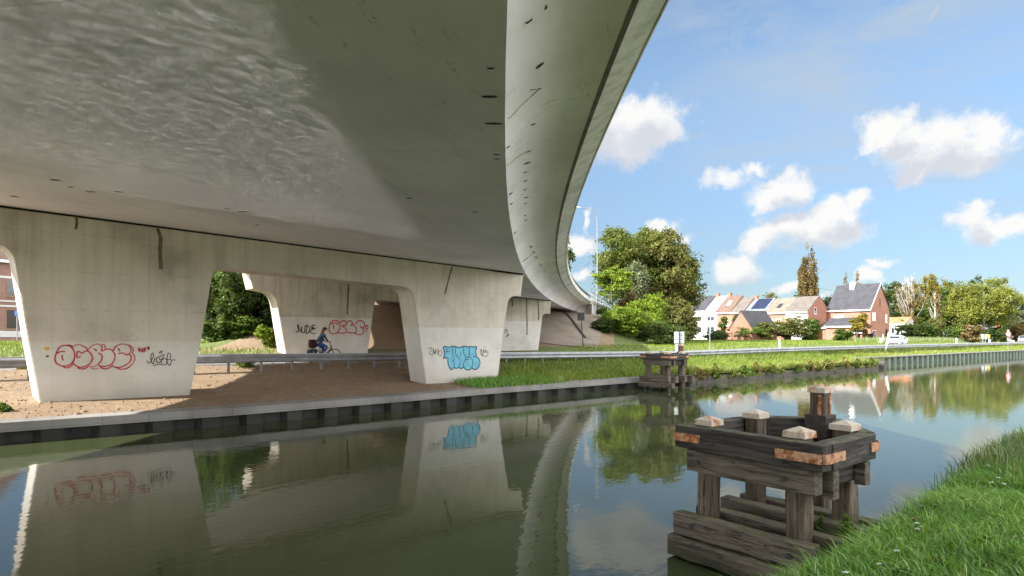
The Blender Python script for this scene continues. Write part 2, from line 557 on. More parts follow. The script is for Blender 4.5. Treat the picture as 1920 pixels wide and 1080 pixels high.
M['redbag'] = m_plain('red_bag_cloth', (0.045, 0.009, 0.014), 0.85)
M['carwhite'] = m_plain('white_car_paint', (0.75, 0.76, 0.77), 0.25, 0, 0.03, spec=0.7)
M['cargrey'] = m_plain('grey_car_paint', (0.30, 0.32, 0.36), 0.25, 0.2, 0.05, spec=0.7)
M['taillamp'] = m_plain('red_lamp_lens', (0.50, 0.03, 0.03), 0.2, spec=0.7)
M['signred'] = m_plain('sign_red', (0.55, 0.03, 0.04), 0.5, var=0.05)
M['signblue'] = m_plain('sign_blue', (0.03, 0.09, 0.42), 0.5, var=0.05)
M['signback'] = m_plain('sign_back_grey', (0.50, 0.53, 0.55), 0.5, 0.1)
M['bluecloth'] = m_plain('blue_cloth', (0.05, 0.08, 0.30), 0.85)
M['yellow'] = m_plain('yellow_paint', (0.65, 0.48, 0.04), 0.6)
M['petal'] = m_plain('white_petals', (0.75, 0.75, 0.70), 0.8, var=0.05)
M['pink'] = m_plain('pink_petals', (0.50, 0.28, 0.28), 0.8)

G = [(0.0, (0.016, 0.032, 0.006)), (0.5, (0.055, 0.095, 0.014)), (1.0, (0.13, 0.19, 0.03))]
M['lf_dark'] = m_leaf('dark_green_leaves', [(0.0, (0.014, 0.028, 0.008)), (0.5, (0.036, 0.062, 0.014)), (1.0, (0.09, 0.12, 0.025))])
M['lf_green'] = m_leaf('green_leaves', G)
M['lf_lime'] = m_leaf('lime_leaves', [(0.0, (0.06, 0.10, 0.012)), (0.5, (0.145, 0.215, 0.018)), (1.0, (0.27, 0.32, 0.03))], 0.36)
M['lf_olive'] = m_leaf('olive_brown_leaves', [(0.0, (0.030, 0.040, 0.010)), (0.45, (0.085, 0.095, 0.024)), (0.8, (0.17, 0.15, 0.045)), (1.0, (0.23, 0.165, 0.06))])
M['lf_mixed'] = m_leaf('green_and_olive_leaves', [(0.0, (0.025, 0.04, 0.008)), (0.45, (0.075, 0.10, 0.018)), (0.8, (0.16, 0.165, 0.035)), (1.0, (0.21, 0.17, 0.05))])
M['lf_willow'] = m_leaf('grey_green_leaves', [(0.0, (0.05, 0.06, 0.03)), (0.6, (0.13, 0.15, 0.08)), (1.0, (0.20, 0.21, 0.12))])
M['lf_gold'] = m_leaf('golden_leaves', [(0.0, (0.08, 0.075, 0.012)), (0.5, (0.19, 0.16, 0.025)), (1.0, (0.34, 0.24, 0.03))], 0.35)
M['lf_birch'] = m_leaf('birch_leaves', [(0.0, (0.065, 0.085, 0.015)), (0.5, (0.15, 0.17, 0.028)), (1.0, (0.28, 0.26, 0.05))], 0.33)
M['lf_brown'] = m_leaf('brown_leaves', [(0.0, (0.07, 0.045, 0.02)), (0.5, (0.17, 0.115, 0.045)), (1.0, (0.28, 0.19, 0.075))])
M['grass_near'] = m_leaf('fresh_grass_blades', [(0.0, (0.04, 0.10, 0.014)), (0.5, (0.11, 0.28, 0.028)), (0.9, (0.26, 0.46, 0.06)), (1.0, (0.6, 0.52, 0.26))], 0.42, 0.05)
M['grass_far'] = m_leaf('bank_grass_blades', [(0.0, (0.045, 0.075, 0.010)), (0.5, (0.14, 0.20, 0.022)), (0.85, (0.24, 0.28, 0.045)), (1.0, (0.40, 0.33, 0.14))], 0.32, 0.03)
M['reed'] = m_leaf('reed_blades', [(0.0, (0.03, 0.07, 0.02)), (0.6, (0.10, 0.16, 0.05)), (1.0, (0.26, 0.28, 0.11))], 0.3, 0.05)

# ------------------------------------------------------------------ camera, light, sky
SUN_EL = math.radians(36.5)
_a = Vector((-0.985, 0.17, 0)).normalized()
TO_SUN = Vector((_a.x * math.cos(SUN_EL), _a.y * math.cos(SUN_EL), math.sin(SUN_EL)))

cd = bpy.data.cameras.new('camera')
cam = link(bpy.data.objects.new('camera', cd))
cd.sensor_width = 36.0
cd.lens = 36.0 * F / 1920
cd.shift_y = (HY - 540) / 1920
cd.clip_start, cd.clip_end = 0.1, 6000
cam.location = (0, 0, CAMZ)
fw = Vector((COS, SIN, 0))
cam.rotation_euler = fw.to_track_quat('-Z', 'Y').to_euler()
scene.camera = cam

ld = bpy.data.lights.new('sun', 'SUN')
ld.energy = 4.1
ld.angle = math.radians(0.55)
ld.color = (1.0, 0.96, 0.90)
sun = link(bpy.data.objects.new('sun', ld))
sun.rotation_euler = TO_SUN.to_track_quat('Z', 'Y').to_euler()
sun.location = (-40, 10, 60)


def make_world():
    w = bpy.data.worlds.new('World')
    scene.world = w
    w.use_nodes = True
    t = NT.__new__(NT)
    t.t = w.node_tree
    t.t.nodes.clear()
    out = t.t.nodes.new('ShaderNodeOutputWorld')
    sky = t.n('ShaderNodeTexSky', _sky_type='NISHITA', _sun_disc=False)
    sky.sun_elevation = SUN_EL
    sky.sun_rotation = math.atan2(TO_SUN.x, TO_SUN.y)
    sky.air_density, sky.dust_density, sky.ozone_density = 1.0, 0.3, 2.0
    dirv = t.n('ShaderNodeTexCoord').outputs['Generated']
    nrm = t.n('ShaderNodeVectorMath', _operation='NORMALIZE', i0=dirv).outputs[0]
    dx = t.n('ShaderNodeVectorMath', _operation='DOT_PRODUCT', i0=nrm, i1=(SIN, -COS, 0)).outputs['Value']
    dy = t.n('ShaderNodeVectorMath', _operation='DOT_PRODUCT', i0=nrm, i1=(COS, SIN, 0)).outputs['Value']
    dz = t.sep(nrm)[2]
    P = t.n('ShaderNodeCombineXYZ', X=dx, Y=dz, Z=0.0).outputs[0]
    n1 = t.n('ShaderNodeTexNoise', Scale=13.0, Detail=6.0, Roughness=0.62)
    t.set(n1, 'Vector', nrm)
    wob = t.n('ShaderNodeVectorMath', _operation='SCALE', i0=t.n('ShaderNodeVectorMath', _operation='SUBTRACT', i0=n1.outputs['Color'], i1=(0.5, 0.5, 0.5)).outputs[0])
    wob.inputs['Scale'].default_value = 0.075
    Pw = t.n('ShaderNodeVectorMath', _operation='ADD', i0=P, i1=wob.outputs[0]).outputs[0]
    puff = t.noise(nrm, 38.0, 8, 0.66)
    blobs = [  # centre column and row in the photo's sky, half width, half height, strength
        (1200, 225, 100, 55, 1), (1165, 270, 120, 48, 1), (1245, 250, 62, 42, 1), (1120, 250, 70, 60, 1),
        (1655, 243, 62, 30, 1), (1690, 272, 62, 36, 1), (1770, 262, 82, 50, 1), (1735, 300, 78, 36, 1), (1845, 252, 45, 30, 1), (1815, 290, 70, 40, 1),
        (1470, 360, 68, 38, 1), (1440, 380, 42, 24, 1),
        (1602, 375, 34, 30, 1), (1560, 400, 66, 32, 1), (1500, 428, 100, 38, 1), (1435, 450, 56, 32, 1), (1385, 497, 52, 36, 1), (1570, 435, 70, 32, 0.95),
        (1812, 405, 42, 32, 1), (1855, 428, 75, 27, 1), (1905, 425, 60, 28, 1),
        (1365, 340, 62, 20, 0.62), (1425, 315, 32, 14, 0.6),
        (1240, 432, 46, 20, 0.9), (1283, 452, 22, 20, 0.8), (1106, 412, 13, 26, 0.75), (1085, 452, 42, 22, 0.9), (1100, 510, 25, 14, 0.8),
        (1470, 538, 40, 15, 0.85), (1628, 515, 26, 20, 0.95), (1650, 490, 50, 10, 0.6), (1530, 560, 60, 8, 0.5),
        (1900, 255, 30, 20, 0.5), (1080, 130, 60, 40, 0.3),
        (700, -150, 160, 70, 1), (1500, -330, 220, 80, 1), (300, 250, 140, 60, 1), (100, 420, 120, 40, 1), (2300, 300, 200, 90, 1), (2600, -100, 220, 110, 1), (-300, 200, 240, 90, 1)]

    def field(vec):
        acc = None
        for (x, y, rx, ry, st) in blobs:
            r, v = (x - 960) / F, (HY - y) / F
            L = math.sqrt(1 + r * r + v * v)
            k = 1.0 / F / L
            kx = k * (1 + v * v) / L / L * L ** 0.6
            mp = t.n('ShaderNodeMapping', _vector_type='TEXTURE', Location=(r / L, v / L, 0), Scale=(rx * kx * 1.05, ry * k * 1.05, 1))
            t.set(mp, 'Vector', vec)
            ln = t.n('ShaderNodeVectorMath', _operation='LENGTH', i0=mp.outputs[0]).outputs['Value']
            val = t.math('MULTIPLY_ADD', ln, -st, st)
            acc = val if acc is None else t.math('SMOOTH_MAX', acc, val, 0.18)
        return acc

    front = t.math('GREATER_THAN', dy, 0.02)
    f1 = field(Pw)
    f1 = t.math('ADD', f1, t.math('MULTIPLY', t.math('SUBTRACT', puff, 0.5), 0.95))
    dens = t.math('MULTIPLY', t.maprange(f1, 0.0, 0.60, 0, 0.96, True), front)
    up = t.n('ShaderNodeVectorMath', _operation='ADD', i0=Pw, i1=(-0.012, 0.028, 0)).outputs[0]
    f2 = field(up)
    f2 = t.math('ADD', f2, t.math('MULTIPLY', t.math('SUBTRACT', puff, 0.5), 0.4))
    shade = t.maprange(f2, 0.15, 0.75, 0, 1, True)
    # high thin cloud
    cir = t.noise(t.scale(nrm, (2.0, 2.0, 9.0), rot=(0.25, 0.3, 0.4)), 1.6, 7, 0.62, 0.8)
    cir2 = t.noise(t.scale(nrm, (1.0, 1.0, 2.0)), 2.2, 3)
    veil = t.math('MULTIPLY', t.maprange(cir, 0.42, 0.70, 0, 0.9), t.maprange(cir2, 0.34, 0.58, 0.15, 1))
    veil = t.math('MULTIPLY', veil, t.maprange(dz, 0.10, 0.32, 0.35, 1.0))
    # ragged streaks of high cloud above the small cumulus
    for (x, y, rx, ry, st) in ((1522, 165, 42, 110, 0.85), (1590, 190, 110, 60, 0.55), (1350, 190, 190, 40, 0.4), (1450, 60, 200, 60, 0.45), (1800, 120, 160, 60, 0.45), (1300, 255, 120, 14, 0.5)):
        r, v = (x - 960) / F, (HY - y) / F
        L = math.sqrt(1 + r * r + v * v)
        mp = t.n('ShaderNodeMapping', _vector_type='TEXTURE', Location=(r / L, v / L, 0), Scale=(rx / F / L, ry / F / L, 1))
        t.set(mp, 'Vector', P)
        ln = t.n('ShaderNodeVectorMath', _operation='LENGTH', i0=mp.outputs[0]).outputs['Value']
        fine_ = t.noise(t.scale(nrm, (26, 26, 40), rot=(0.3, 0.5, x * 0.01)), 1.0, 8, 0.68, 0.5)
        msk = t.math('MULTIPLY', t.maprange(ln, 0.15, 1.0, 1, 0, True), t.maprange(fine_, 0.42, 0.66, 0, st))
        veil = t.math('MAXIMUM', veil, t.math('MULTIPLY', msk, front))
    # contrail
    cx0, cy0, cx1, cy1 = (1735 - 960) / F, (HY - 52) / F, (1770 - 960) / F, (HY + 5) / F
    L0, L1 = math.sqrt(1 + cx0 ** 2 + cy0 ** 2), math.sqrt(1 + cx1 ** 2 + cy1 ** 2)
    a0, a1 = Vector((cx0 / L0, cy0 / L0)), Vector((cx1 / L1, cy1 / L1))
    ang = math.atan2(a1.y - a0.y, a1.x - a0.x)
    mp = t.n('ShaderNodeMapping', _vector_type='TEXTURE', Location=((a0.x + a1.x) / 2, (a0.y + a1.y) / 2, 0), Rotation=(0, 0, ang), Scale=((a1 - a0).length / 2, 0.0034, 1))
    t.set(mp, 'Vector', P)
    tr = t.maprange(t.n('ShaderNodeVectorMath', _operation='LENGTH', i0=mp.outputs[0]).outputs['Value'], 0.3, 1.0, 1.0, 0, True)
    veil = t.math('MAXIMUM', veil, t.math('MULTIPLY', tr, front))
    # bright cloud added out of view behind and beside, to lift the shade
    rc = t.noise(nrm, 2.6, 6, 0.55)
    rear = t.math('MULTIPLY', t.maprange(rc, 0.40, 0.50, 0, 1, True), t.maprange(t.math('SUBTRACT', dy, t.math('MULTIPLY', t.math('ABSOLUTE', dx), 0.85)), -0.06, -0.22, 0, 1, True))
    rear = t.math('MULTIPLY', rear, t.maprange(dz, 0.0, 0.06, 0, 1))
    hsv = t.n('ShaderNodeHueSaturation', Saturation=SKY_SAT, Value=1.0, Color=sky.outputs[0]).outputs[0]
    low = t.mix(t.maprange(dz, 0.0, 0.42, 0, 1, True), (0.40, 0.455, 0.52), (0.86, 0.97, 1.0))
    hsv = t.mix(1.0, hsv, low, 'MULTIPLY')
    bg = t.n('ShaderNodeBackground', Color=hsv, Strength=SKY_STR).outputs[0]
    bv = t.n('ShaderNodeBackground', Color=(0.76, 0.87, 0.98), Strength=CLOUD * 0.72).outputs[0]
    cc = t.mix(shade, (1.0, 0.99, 0.97), (0.70, 0.73, 0.79))
    bc = t.n('ShaderNodeBackground', Color=cc, Strength=CLOUD).outputs[0]
    m1 = t.n('ShaderNodeMixShader', i0=veil, i1=bg, i2=bv).outputs[0]
    m2 = t.n('ShaderNodeMixShader', i0=dens, i1=m1, i2=bc).outputs[0]
    br_ = t.n('ShaderNodeBackground', Color=(0.98, 0.98, 1.0), Strength=REAR_FILL).outputs[0]
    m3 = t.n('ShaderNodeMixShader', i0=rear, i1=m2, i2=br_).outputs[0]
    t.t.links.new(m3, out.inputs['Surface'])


SKY_SAT, SKY_STR, CLOUD, REAR_FILL = 0.86, 0.060, 0.28, 1.15
make_world()

# ------------------------------------------------------------------ the bridge's line in plan
def edge_s(d):
    u = d - 3.0
    return 2.25 + 0.70 * u + 0.0050 * u * u


def edge_frame(d):
    m = 0.70 + 0.0100 * (d - 3.0)
    k = math.hypot(m, 1)
    T = Vector((m / k, 1 / k, 0))
    Nl = Vector((-T.y, T.x, 0))       # to the left of travel
    return Vector((edge_s(d), d, 0)), T, Nl


def bridge_offset(s, d):
    """signed distance left of the deck's right-hand soffit edge (rough)"""
    m = 0.70 + 0.0100 * (d - 3.0)
    return (edge_s(d) - s) / math.hypot(m, 1)


ZK, CROSS, WID = 5.25, 0.056, 15.6


def soffit_z(o):
    return ZK + CROSS * o


# ------------------------------------------------------------------ terrain
QS = [-400, -1, 4, 9.4, 14, 21, 35, 50.3, 51.6, 100, 400, 3000]
QD = [18.3, 18.3, 18.3, 18.7, 19.3, 19.75, 20.2, 20.6, 23.4, 23.6, 30, 90]


def quay(s):
    return float(np.interp(s, QS, QD))


def road_n(s):
    return float(np.interp(s, [-400, 42, 90, 140, 400, 3000], [27.3, 27.3, 29.5, 31, 42, 130]))


def road_f(s):
    return road_n(s) + float(np.interp(s, [42, 90], [7.0, 8.5]))


def sstep(a, b, x):
    t = min(1, max(0, (x - a) / (b - a)))
    return t * t * (3 - 2 * t)


def far_z(s, d):
    q, rn, rf = quay(s), road_n(s), road_f(s)
    e = sstep(38, 46, s)
    a2 = max(q + 0.8, min(q + 3.2, rn - 2.6))
    xs = [q, q + 0.4, a2, rn - 2.2, rn - 1.0, rn - 0.6, rn - 0.15, rf + 0.4, rf + 2.0, rf + 7, rf + 28, 4000]
    top = 1.5 + (1 - e) * 0.0
    zs = [0.47, 0.50, 0.66, 1.10, 1.38, 1.36, 1.10, 1.10, top, 2.0 - 0.35 * e, 2.0 - 0.25 * e, 2.2]
    z = float(np.interp(d, xs, zs))
    if 3.4 < d - q < 6 and s < 40: z += 0.03 * math.sin(s * 1.7) * math.sin(d * 2.3)
    # embankment that carries the road beyond the abutment
    o = bridge_offset(s, d)
    if d > 36 and d < 400:
        along = sstep(38.4, 48.6, d) * (1 if d < 200 else sstep(400, 200, d))
        side = sstep(-9.5, -5.0, o) * sstep(WID + 4.5, WID + 1.5, o)
        k = 1.0 if d < 48.8 else 1 - 0.5 * sstep(48.8, 50.2, d) * sstep(-1.3, -2.0, o)
        z += along * side * (4.75 - 1.6) * k + along * 1.4 * sstep(49.5, 51, d) * sstep(-1.9, -1.3, o) * sstep(WID + 2.5, WID + 1.0, o)
    return z


def near_edge(s):
    return float(np.interp(s, [-300, 4.4, 6.9, 9.2, 12.4, 30, 3000], [2.35, 2.40, 2.52, 2.75, 3.05, 3.6, 3.6]))


def near_z(s, d):
    e = near_edge(s)
    xs = [-3000, -6, 0, e - 1.1, e, e + 0.35, e + 0.95, e + 1.4]
    zs = [1.0, 0.95, 0.88, 0.72, 0.60, 0.34, -0.08, -0.5]
    return float(np.interp(d, xs, zs)) + 0.03 * math.sin(s * 2.1 + d) * math.sin(d * 1.9)


def grid_obj(name, ss, rows, zf, dfun, mat):
    vs, fs = [], []
    for s in ss:
        for u in rows:
            d = dfun(s, u)
            vs.append((s, d, zf(s, d)))
    nr = len(rows)
    for i in range(len(ss) - 1):
        for j in range(nr - 1):
            fs.append((i * nr + j, (i + 1) * nr + j, (i + 1) * nr + j + 1, i * nr + j + 1))
    b = MB()
    b.add(vs, fs)
    return b.build(name, mat, smooth=True)


ss = [-3000, -1200, -500, -250, -120, -80, -60, -45, -35] + [x * 0.75 for x in range(-36, 68)] + [50.9, 51.25, 51.6] + [52 + 0.9 * k for k in range(0, 90)] + [135, 142, 150, 165, 190, 230, 300, 450, 700, 1200, 3000]
rows = [0.0, 0.15, 0.4, 1.0, 1.7, 2.4, 3.2, 4, 5, 6, 6.9, 7.6, 8.4, 9.0] + [10 + 0.9 * k for k in range(0, 50)] + [57, 60, 66, 75, 90, 110, 140, 190, 260, 400, 700, 1300, 3000]
tag(grid_obj('far_bank_ground', ss, rows, far_z, lambda s, u: quay(s) + u, M['ground']), kind='structure')
ss = [-3000, -600, -150, -50, -20] + [x * 0.6 for x in range(-20, 80)] + [50, 60, 80, 120, 250, 700, 3000]
rows = [-3000, -800, -200, -60, -20, -10, -6, -4, -3, -2.2, -1.6, -1.1, -0.7, -0.35, 0, 0.18, 0.35, 0.6, 0.95, 1.4]
tag(grid_obj('near_bank_ground', ss, rows, near_z, lambda s, u: near_edge(s) + u, M['ground']), kind='structure')
b = MB()
b.add([(-3000, 1.5, 0), (3000, 1.5, 0), (3000, 95, 0), (-3000, 95, 0)], [(0, 1, 2, 3)])
tag(b.build('canal_water', M['water']), kind='structure')

# road with kerbs and edge lines
def strip(name, f0, f1, zf, mat, ss, thick=0.0):
    b = MB()
    vs = []
    for s in ss:
        vs += [(s, f0(s), zf(s, f0(s))), (s, f1(s), zf(s, f1(s)))]
    b.add(vs, [(2 * i, 2 * i + 2, 2 * i + 3, 2 * i + 1) for i in range(len(ss) - 1)])
    if thick:
        n = len(vs)
        b.add([(x, y, z - thick) for x, y, z in vs] + vs, [(2 * i, 2 * i + 2, n + 2 * i + 2, n + 2 * i) for i in range(len(ss) - 1)] + [(2 * i + 1, 2 * i + 3, n + 2 * i + 3, n + 2 * i + 1) for i in range(len(ss) - 1)])
    return b.build(name, mat)


rs = [-300, -100, -50] + list(range(-30, 150, 3)) + [160, 200, 300, 400, 700, 1500]
tag(strip('road', road_n, lambda s: road_n(s) + 6.0, lambda s, d: 1.112, M['asphalt'], rs), kind='structure')
tag(strip('cycle_path', lambda s: road_n(s) + 6.14, road_f, lambda s, d: 1.13, M['path'], rs, 0.1), kind='structure')
for nm, o0, o1 in (('kerb', 6.0, 6.14), ('kerb', -0.14, 0.0)):
    tag(strip(nm, lambda s: road_n(s) + o0, lambda s: road_n(s) + o1, lambda s, d: 1.22, M['edge'], rs, 0.14), kind='structure')
for o0 in (0.2, 5.65):
    tag(strip('road_marking', lambda s: road_n(s) + o0, lambda s: road_n(s) + o0 + 0.15, lambda s, d: 1.117, M['line'], rs), kind='structure')

# ------------------------------------------------------------------ quay walls
qw = thing('quay_wall', 'dark sheet pile quay wall with a grey concrete cap along the far bank under the bridge', 'quay wall', (0, 18.3, 0))
qs = [-60, -30, -15] + [x * 1.0 for x in range(-8, 51)] + [50.3]
cap, piles = MB(), MB()
for i in range(len(qs) - 1):
    s0, s1 = qs[i], qs[i + 1] - 0.006
    if s0 >= 24: continue
    a, c = quay(s0), quay(s1)
    P = [(s0, a - 0.06, 0.34), (s1, c - 0.06, 0.34), (s1, c + 0.42, 0.34), (s0, a + 0.42, 0.34), (s0, a - 0.06, 0.51), (s1, c - 0.06, 0.51), (s1, c + 0.42, 0.54), (s0, a + 0.42, 0.54)]
    cap.add(P, [(0, 3, 2, 1), (4, 5, 6, 7), (0, 1, 5, 4), (2, 3, 7, 6), (1, 2, 6, 5), (3, 0, 4, 7)])
    P = [(s0, a - 0.075, 0.295), (s1, c - 0.075, 0.295), (s1, c + 0.3, 0.295), (s0, a + 0.3, 0.295), (s0, a - 0.075, 0.335), (s1, c - 0.075, 0.335), (s1, c + 0.3, 0.335), (s0, a + 0.3, 0.335)]
    cap.add(P, [(0, 3, 2, 1), (4, 5, 6, 7), (0, 1, 5, 4), (2, 3, 7, 6), (1, 2, 6, 5), (3, 0, 4, 7)])
cap.build('cap', M['cap'], qw)


def corrugate(b, s0, s1, per, depth, z0, z1, off=0.0):
    s = s0
    prof = []
    while s < s1:
        for fx, dd in ((0, 0), (0.36, 0), (0.5, depth), (0.86, depth), (1.0, 0)):
            prof.append((s + fx * per, dd))
        s += per
    vs = []
    for s, dd in prof:
        q = quay(s) + off + dd
        vs += [(s, q, z0), (s, q, z1)]
    b.add(vs, [(2 * i, 2 * i + 2, 2 * i + 3, 2 * i + 1) for i in range(len(prof) - 1)])


corrugate(piles, -60, 24, 1.15, 0.22, -0.6, 0.30)
piles.build('sheet_piles', M['pile'], qw)
sw = thing('stone_quay_edge', 'old low stone quay edge below the sunlit grass right of the far mooring dolphin', 'quay wall', (36, 20, 0))
b = MB()
R_ = random.Random(3)
for i in range(len(qs) - 1):
    s0, s1 = qs[i], qs[i + 1]
    if s0 < 24: continue
    for k, (za, zb_) in enumerate(((-0.6, 0.13), (0.135, 0.37))):
        j = R_.uniform(-0.03, 0.03)
        b.add([(s0 + .01, quay(s0) - .05 + j, za), (s1 - .01, quay(s1) - .05 + j, za), (s1 - .01, quay(s1) + .5, za), (s0 + .01, quay(s0) + .5, za),
               (s0 + .01, quay(s0) - .05 + j, zb_), (s1 - .01, quay(s1) - .05 + j, zb_), (s1 - .01, quay(s1) + .5, zb_), (s0 + .01, quay(s0) + .5, zb_)],
              [(0, 3, 2, 1), (4, 5, 6, 7), (0, 1, 5, 4), (2, 3, 7, 6), (1, 2, 6, 5), (3, 0, 4, 7)])
b.build('stone_blocks', M['stone'], sw)
gw = thing('sheet_pile_wall', 'green corrugated sheet pile wall at the water farther along the canal', 'retaining wall', (51, 23, 0))
b = MB()
corrugate(b, 51.6, 140, 1.25, 0.30, -0.6, 0.62, -0.06)
b.build('sheet_piles', M['greenpile'], gw)
b = MB()
for i in range(45):
    s0, s1 = 51.3 + 2 * i, 53.3 + 2 * i
    for (z0, z1, o0) in ((0.62, 0.72, -0.12),):
        b.add([(s0, quay(s0) + o0, z0), (s1, quay(s1) + o0, z0), (s1, quay(s1) + .35, z0), (s0, quay(s0) + .35, z0), (s0, quay(s0) + o0, z1), (s1, quay(s1) + o0, z1), (s1, quay(s1) + .35, z1), (s0, quay(s0) + .35, z1)],
              [(0, 3, 2, 1), (4, 5, 6, 7), (0, 1, 5, 4), (2, 3, 7, 6)])
b.build('cap', M['cap'], gw)
b = MB()
b.fbox((50.8, 20.4), (1, 0), (0, 1), (0, 0.5), (0, 3.4), (-0.6, 0.58))
b.build('return_wall', M['stone'], gw)

# ------------------------------------------------------------------ bridge
br = thing('concrete_bridge', 'curving concrete road bridge on two wall piers crossing over the canal', 'bridge', (16, 21.4, 0))
D_END = 50.0
dl = [-45, -38, -31] + [-25 + 1.25 * k for k in range(60)] + [D_END]
# cross-section offsets (left positive) from the right-hand soffit edge
CANT = [(0.0, 0.0), (-0.08, 0.11), (-0.2, 0.25), (-0.38, 0.41), (-0.62, 0.56), (-0.92, 0.66), (-1.30, 0.71)]


def sweep(sec, ds, closed=False):
    """sec: list of (offset, z)"""
    b = MB()
    vs = []
    for d in ds:
        p, T, N = edge_frame(d)
        for o, z in sec:
            q = p + N * o
            vs.append((q.x, q.y, z))
    n = len(sec)
    fs = []
    for i in range(len(ds) - 1):
        for j in range(n if closed else n - 1):
            j2 = (j + 1) % n
            fs.append((i * n + j, i * n + j2, (i + 1) * n + j2, (i + 1) * n + j))
    if closed:
        fs.append(tuple(range(n)))
        fs.append(tuple(reversed(range((len(ds) - 1) * n, len(ds) * n))))
    b.add(vs, fs)
    return b


ns = 12
sweep([(WID * k / ns, soffit_z(WID * k / ns)) for k in range(ns + 1)], dl).build('soffit', M['soffit'], br, recalc=False)
ZL = soffit_z(WID)
cr = [(o, ZK + z) for o, z in CANT]
sweep(cr, dl).build('cantilever', M['cant'], br, smooth=True, recalc=False)
lf = [(WID - o, ZL + z + 0.0) for o, z in CANT]
sweep(lf, dl).build('cantilever', M['cant'], br, smooth=True, recalc=False)
# drip groove and drip edge in darker grey, edge beam
gz = ZK + 0.71
sweep([(-1.30, gz), (-1.305, gz + 0.012), (-1.34, gz + 0.012), (-1.37, gz - 0.012)], dl).build('drip_groove', M['dark_edge'], br, recalc=False)
eb = [(-1.37, gz - 0.012), (-1.76, gz + 0.20), (-1.80, gz + 0.24), (-1.82, gz + 0.62), (-1.42, gz + 0.64), (-1.40, gz + 0.2)]
sweep(eb, dl, True).build('edge_beam', M['edge'], br)
sweep([(-1.764, gz + 0.192), (-1.806, gz + 0.236), (-1.826, gz + 0.30), (-1.80, gz + 0.30)], dl, True).build('drip_edge', M['dark_edge'], br)
lz = ZL + 0.71
sweep([(WID + 1.30, lz), (WID + 1.40, lz), (WID + 1.8, lz + 0.2), (WID + 1.8, lz + 0.62), (WID + 1.3, lz + 0.62)], dl, True).build('edge_beam', M['edge'], br)
sweep([(-1.36, gz + 0.36), (7, gz + 0.85), (WID + 1.3, lz + 0.36)], dl).build('deck_surface', M['asphalt'], br)
# parapet barrier (beige steel) and railing posts on the right
sweep([(-1.30, gz + 0.72), (-1.24, gz + 0.72), (-1.24, gz + 1.25), (-1.30, gz + 1.25)], dl, True).build('barrier_rail', M['path'], br)
sweep([(-1.66, gz + 0.98), (-1.60, gz + 0.98), (-1.60, gz + 1.03), (-1.66, gz + 1.03)], dl, True).build('handrail', M['darksteel'], br)
sweep([(WID + 1.5, lz + 0.9), (WID + 1.44, lz + 0.9), (WID + 1.44, lz + 1.0), (WID + 1.5, lz + 1.0)], dl, True).build('handrail', M['darksteel'], br)
for k in range(46):
    d = 14.0 + 0.8 * k
    p, T, N = edge_frame(d)
    b = MB()
    q = p - N * 1.63
    b.fbox((q.x, q.y), (T.x, T.y), (N.x, N.y), (-0.03, 0.03), (-0.03, 0.03), (gz + 0.60, gz + 1.0))
    b.build('railing_post', M['darksteel'], br)

# piers
def arc_pts(pts, d):
    return [PL(x, y, d) for x, y in pts]


def pier(name, front, d, ext, mat, top_fn):
    """front: pixel outline from the left end of the head round the underside to its right end"""
    pts = [(min(s_, edge_s(d) - 0.02), z_) for s_, z_ in arc_pts(front, d)]
    sl, sr = pts[0][0], pts[-1][0]
    n = 10
    top = [(sr + (sl - sr) * k / n, top_fn(sr + (sl - sr) * k / n)) for k in range(n + 1)]
    poly = [(s, d, z) for s, z in pts] + [(s, d, z) for s, z in top]
    b = MB()
    b.prism(poly, ext)
    o = b.build(name, mat, br, loc=None)
    bm = bmesh.new()
    bm.from_mesh(o.data)
    es = [e for e in bm.edges if len(e.link_faces) == 2 and e.calc_face_angle(0) > 1.2]
    bmesh.ops.bevel(bm, geom=es, offset=0.025, segments=2, affect='EDGES')
    bmesh.ops.triangulate(bm, faces=[f for f in bm.faces if len(f.verts) > 4])
    bm.to_mesh(o.data)
    bm.free()
    return o


def top1(d):
    return lambda s: soffit_z(bridge_offset(s, d)) - 0.05


def rnd(p0, pc, p1, n=5):
    return [((1 - t) ** 2 * p0[0] + 2 * t * (1 - t) * pc[0] + t * t * p1[0], (1 - t) ** 2 * p0[1] + 2 * t * (1 - t) * pc[1] + t * t * p1[1]) for t in [k / n for k in range(n + 1)]]


P1 = ([(-62, 412), (-58, 449)] + rnd((-20, 455), (22, 456), (29, 492)) + [(36, 535), (53, 640), (75, 757), (85, 800), (354, 790), (355, 746), (379, 629), (396, 530)] +
      rnd((399, 518), (402, 503), (424, 503)) + [(560, 517), (745, 536)] + rnd((748, 536), (772, 538), (776, 556)) + [(798, 716), (802, 745), (930, 740), (934, 710), (945, 615), (952, 572)] +
      rnd((953, 566), (956, 555), (968, 555)) + [(977, 556), (982, 514)])
pr1 = pier('pier', P1, 21.4, (-0.16, 1.0, 0), M['pier1'], top1(21.4))
P2 = ([(467, 511), (474, 541)] + rnd((494, 545), (514, 547), (519, 566)) + [(535, 660), (537, 675), (688, 675), (690, 658), (702, 570)] + rnd((703, 566), (706, 561), (720, 562)) +
      [(830, 573)] + rnd((836, 574), (850, 576), (853, 590)) + [(865, 655), (867, 668), (1009, 668), (1010, 653), (1017, 596)] + rnd((1018, 592), (1020, 588), (1025, 588)) + [(1032, 589), (1035, 562)])
pr2 = pier('pier', P2, 36.0, (-0.10, 1.15, 0), M['pier2'], top1(36.0))
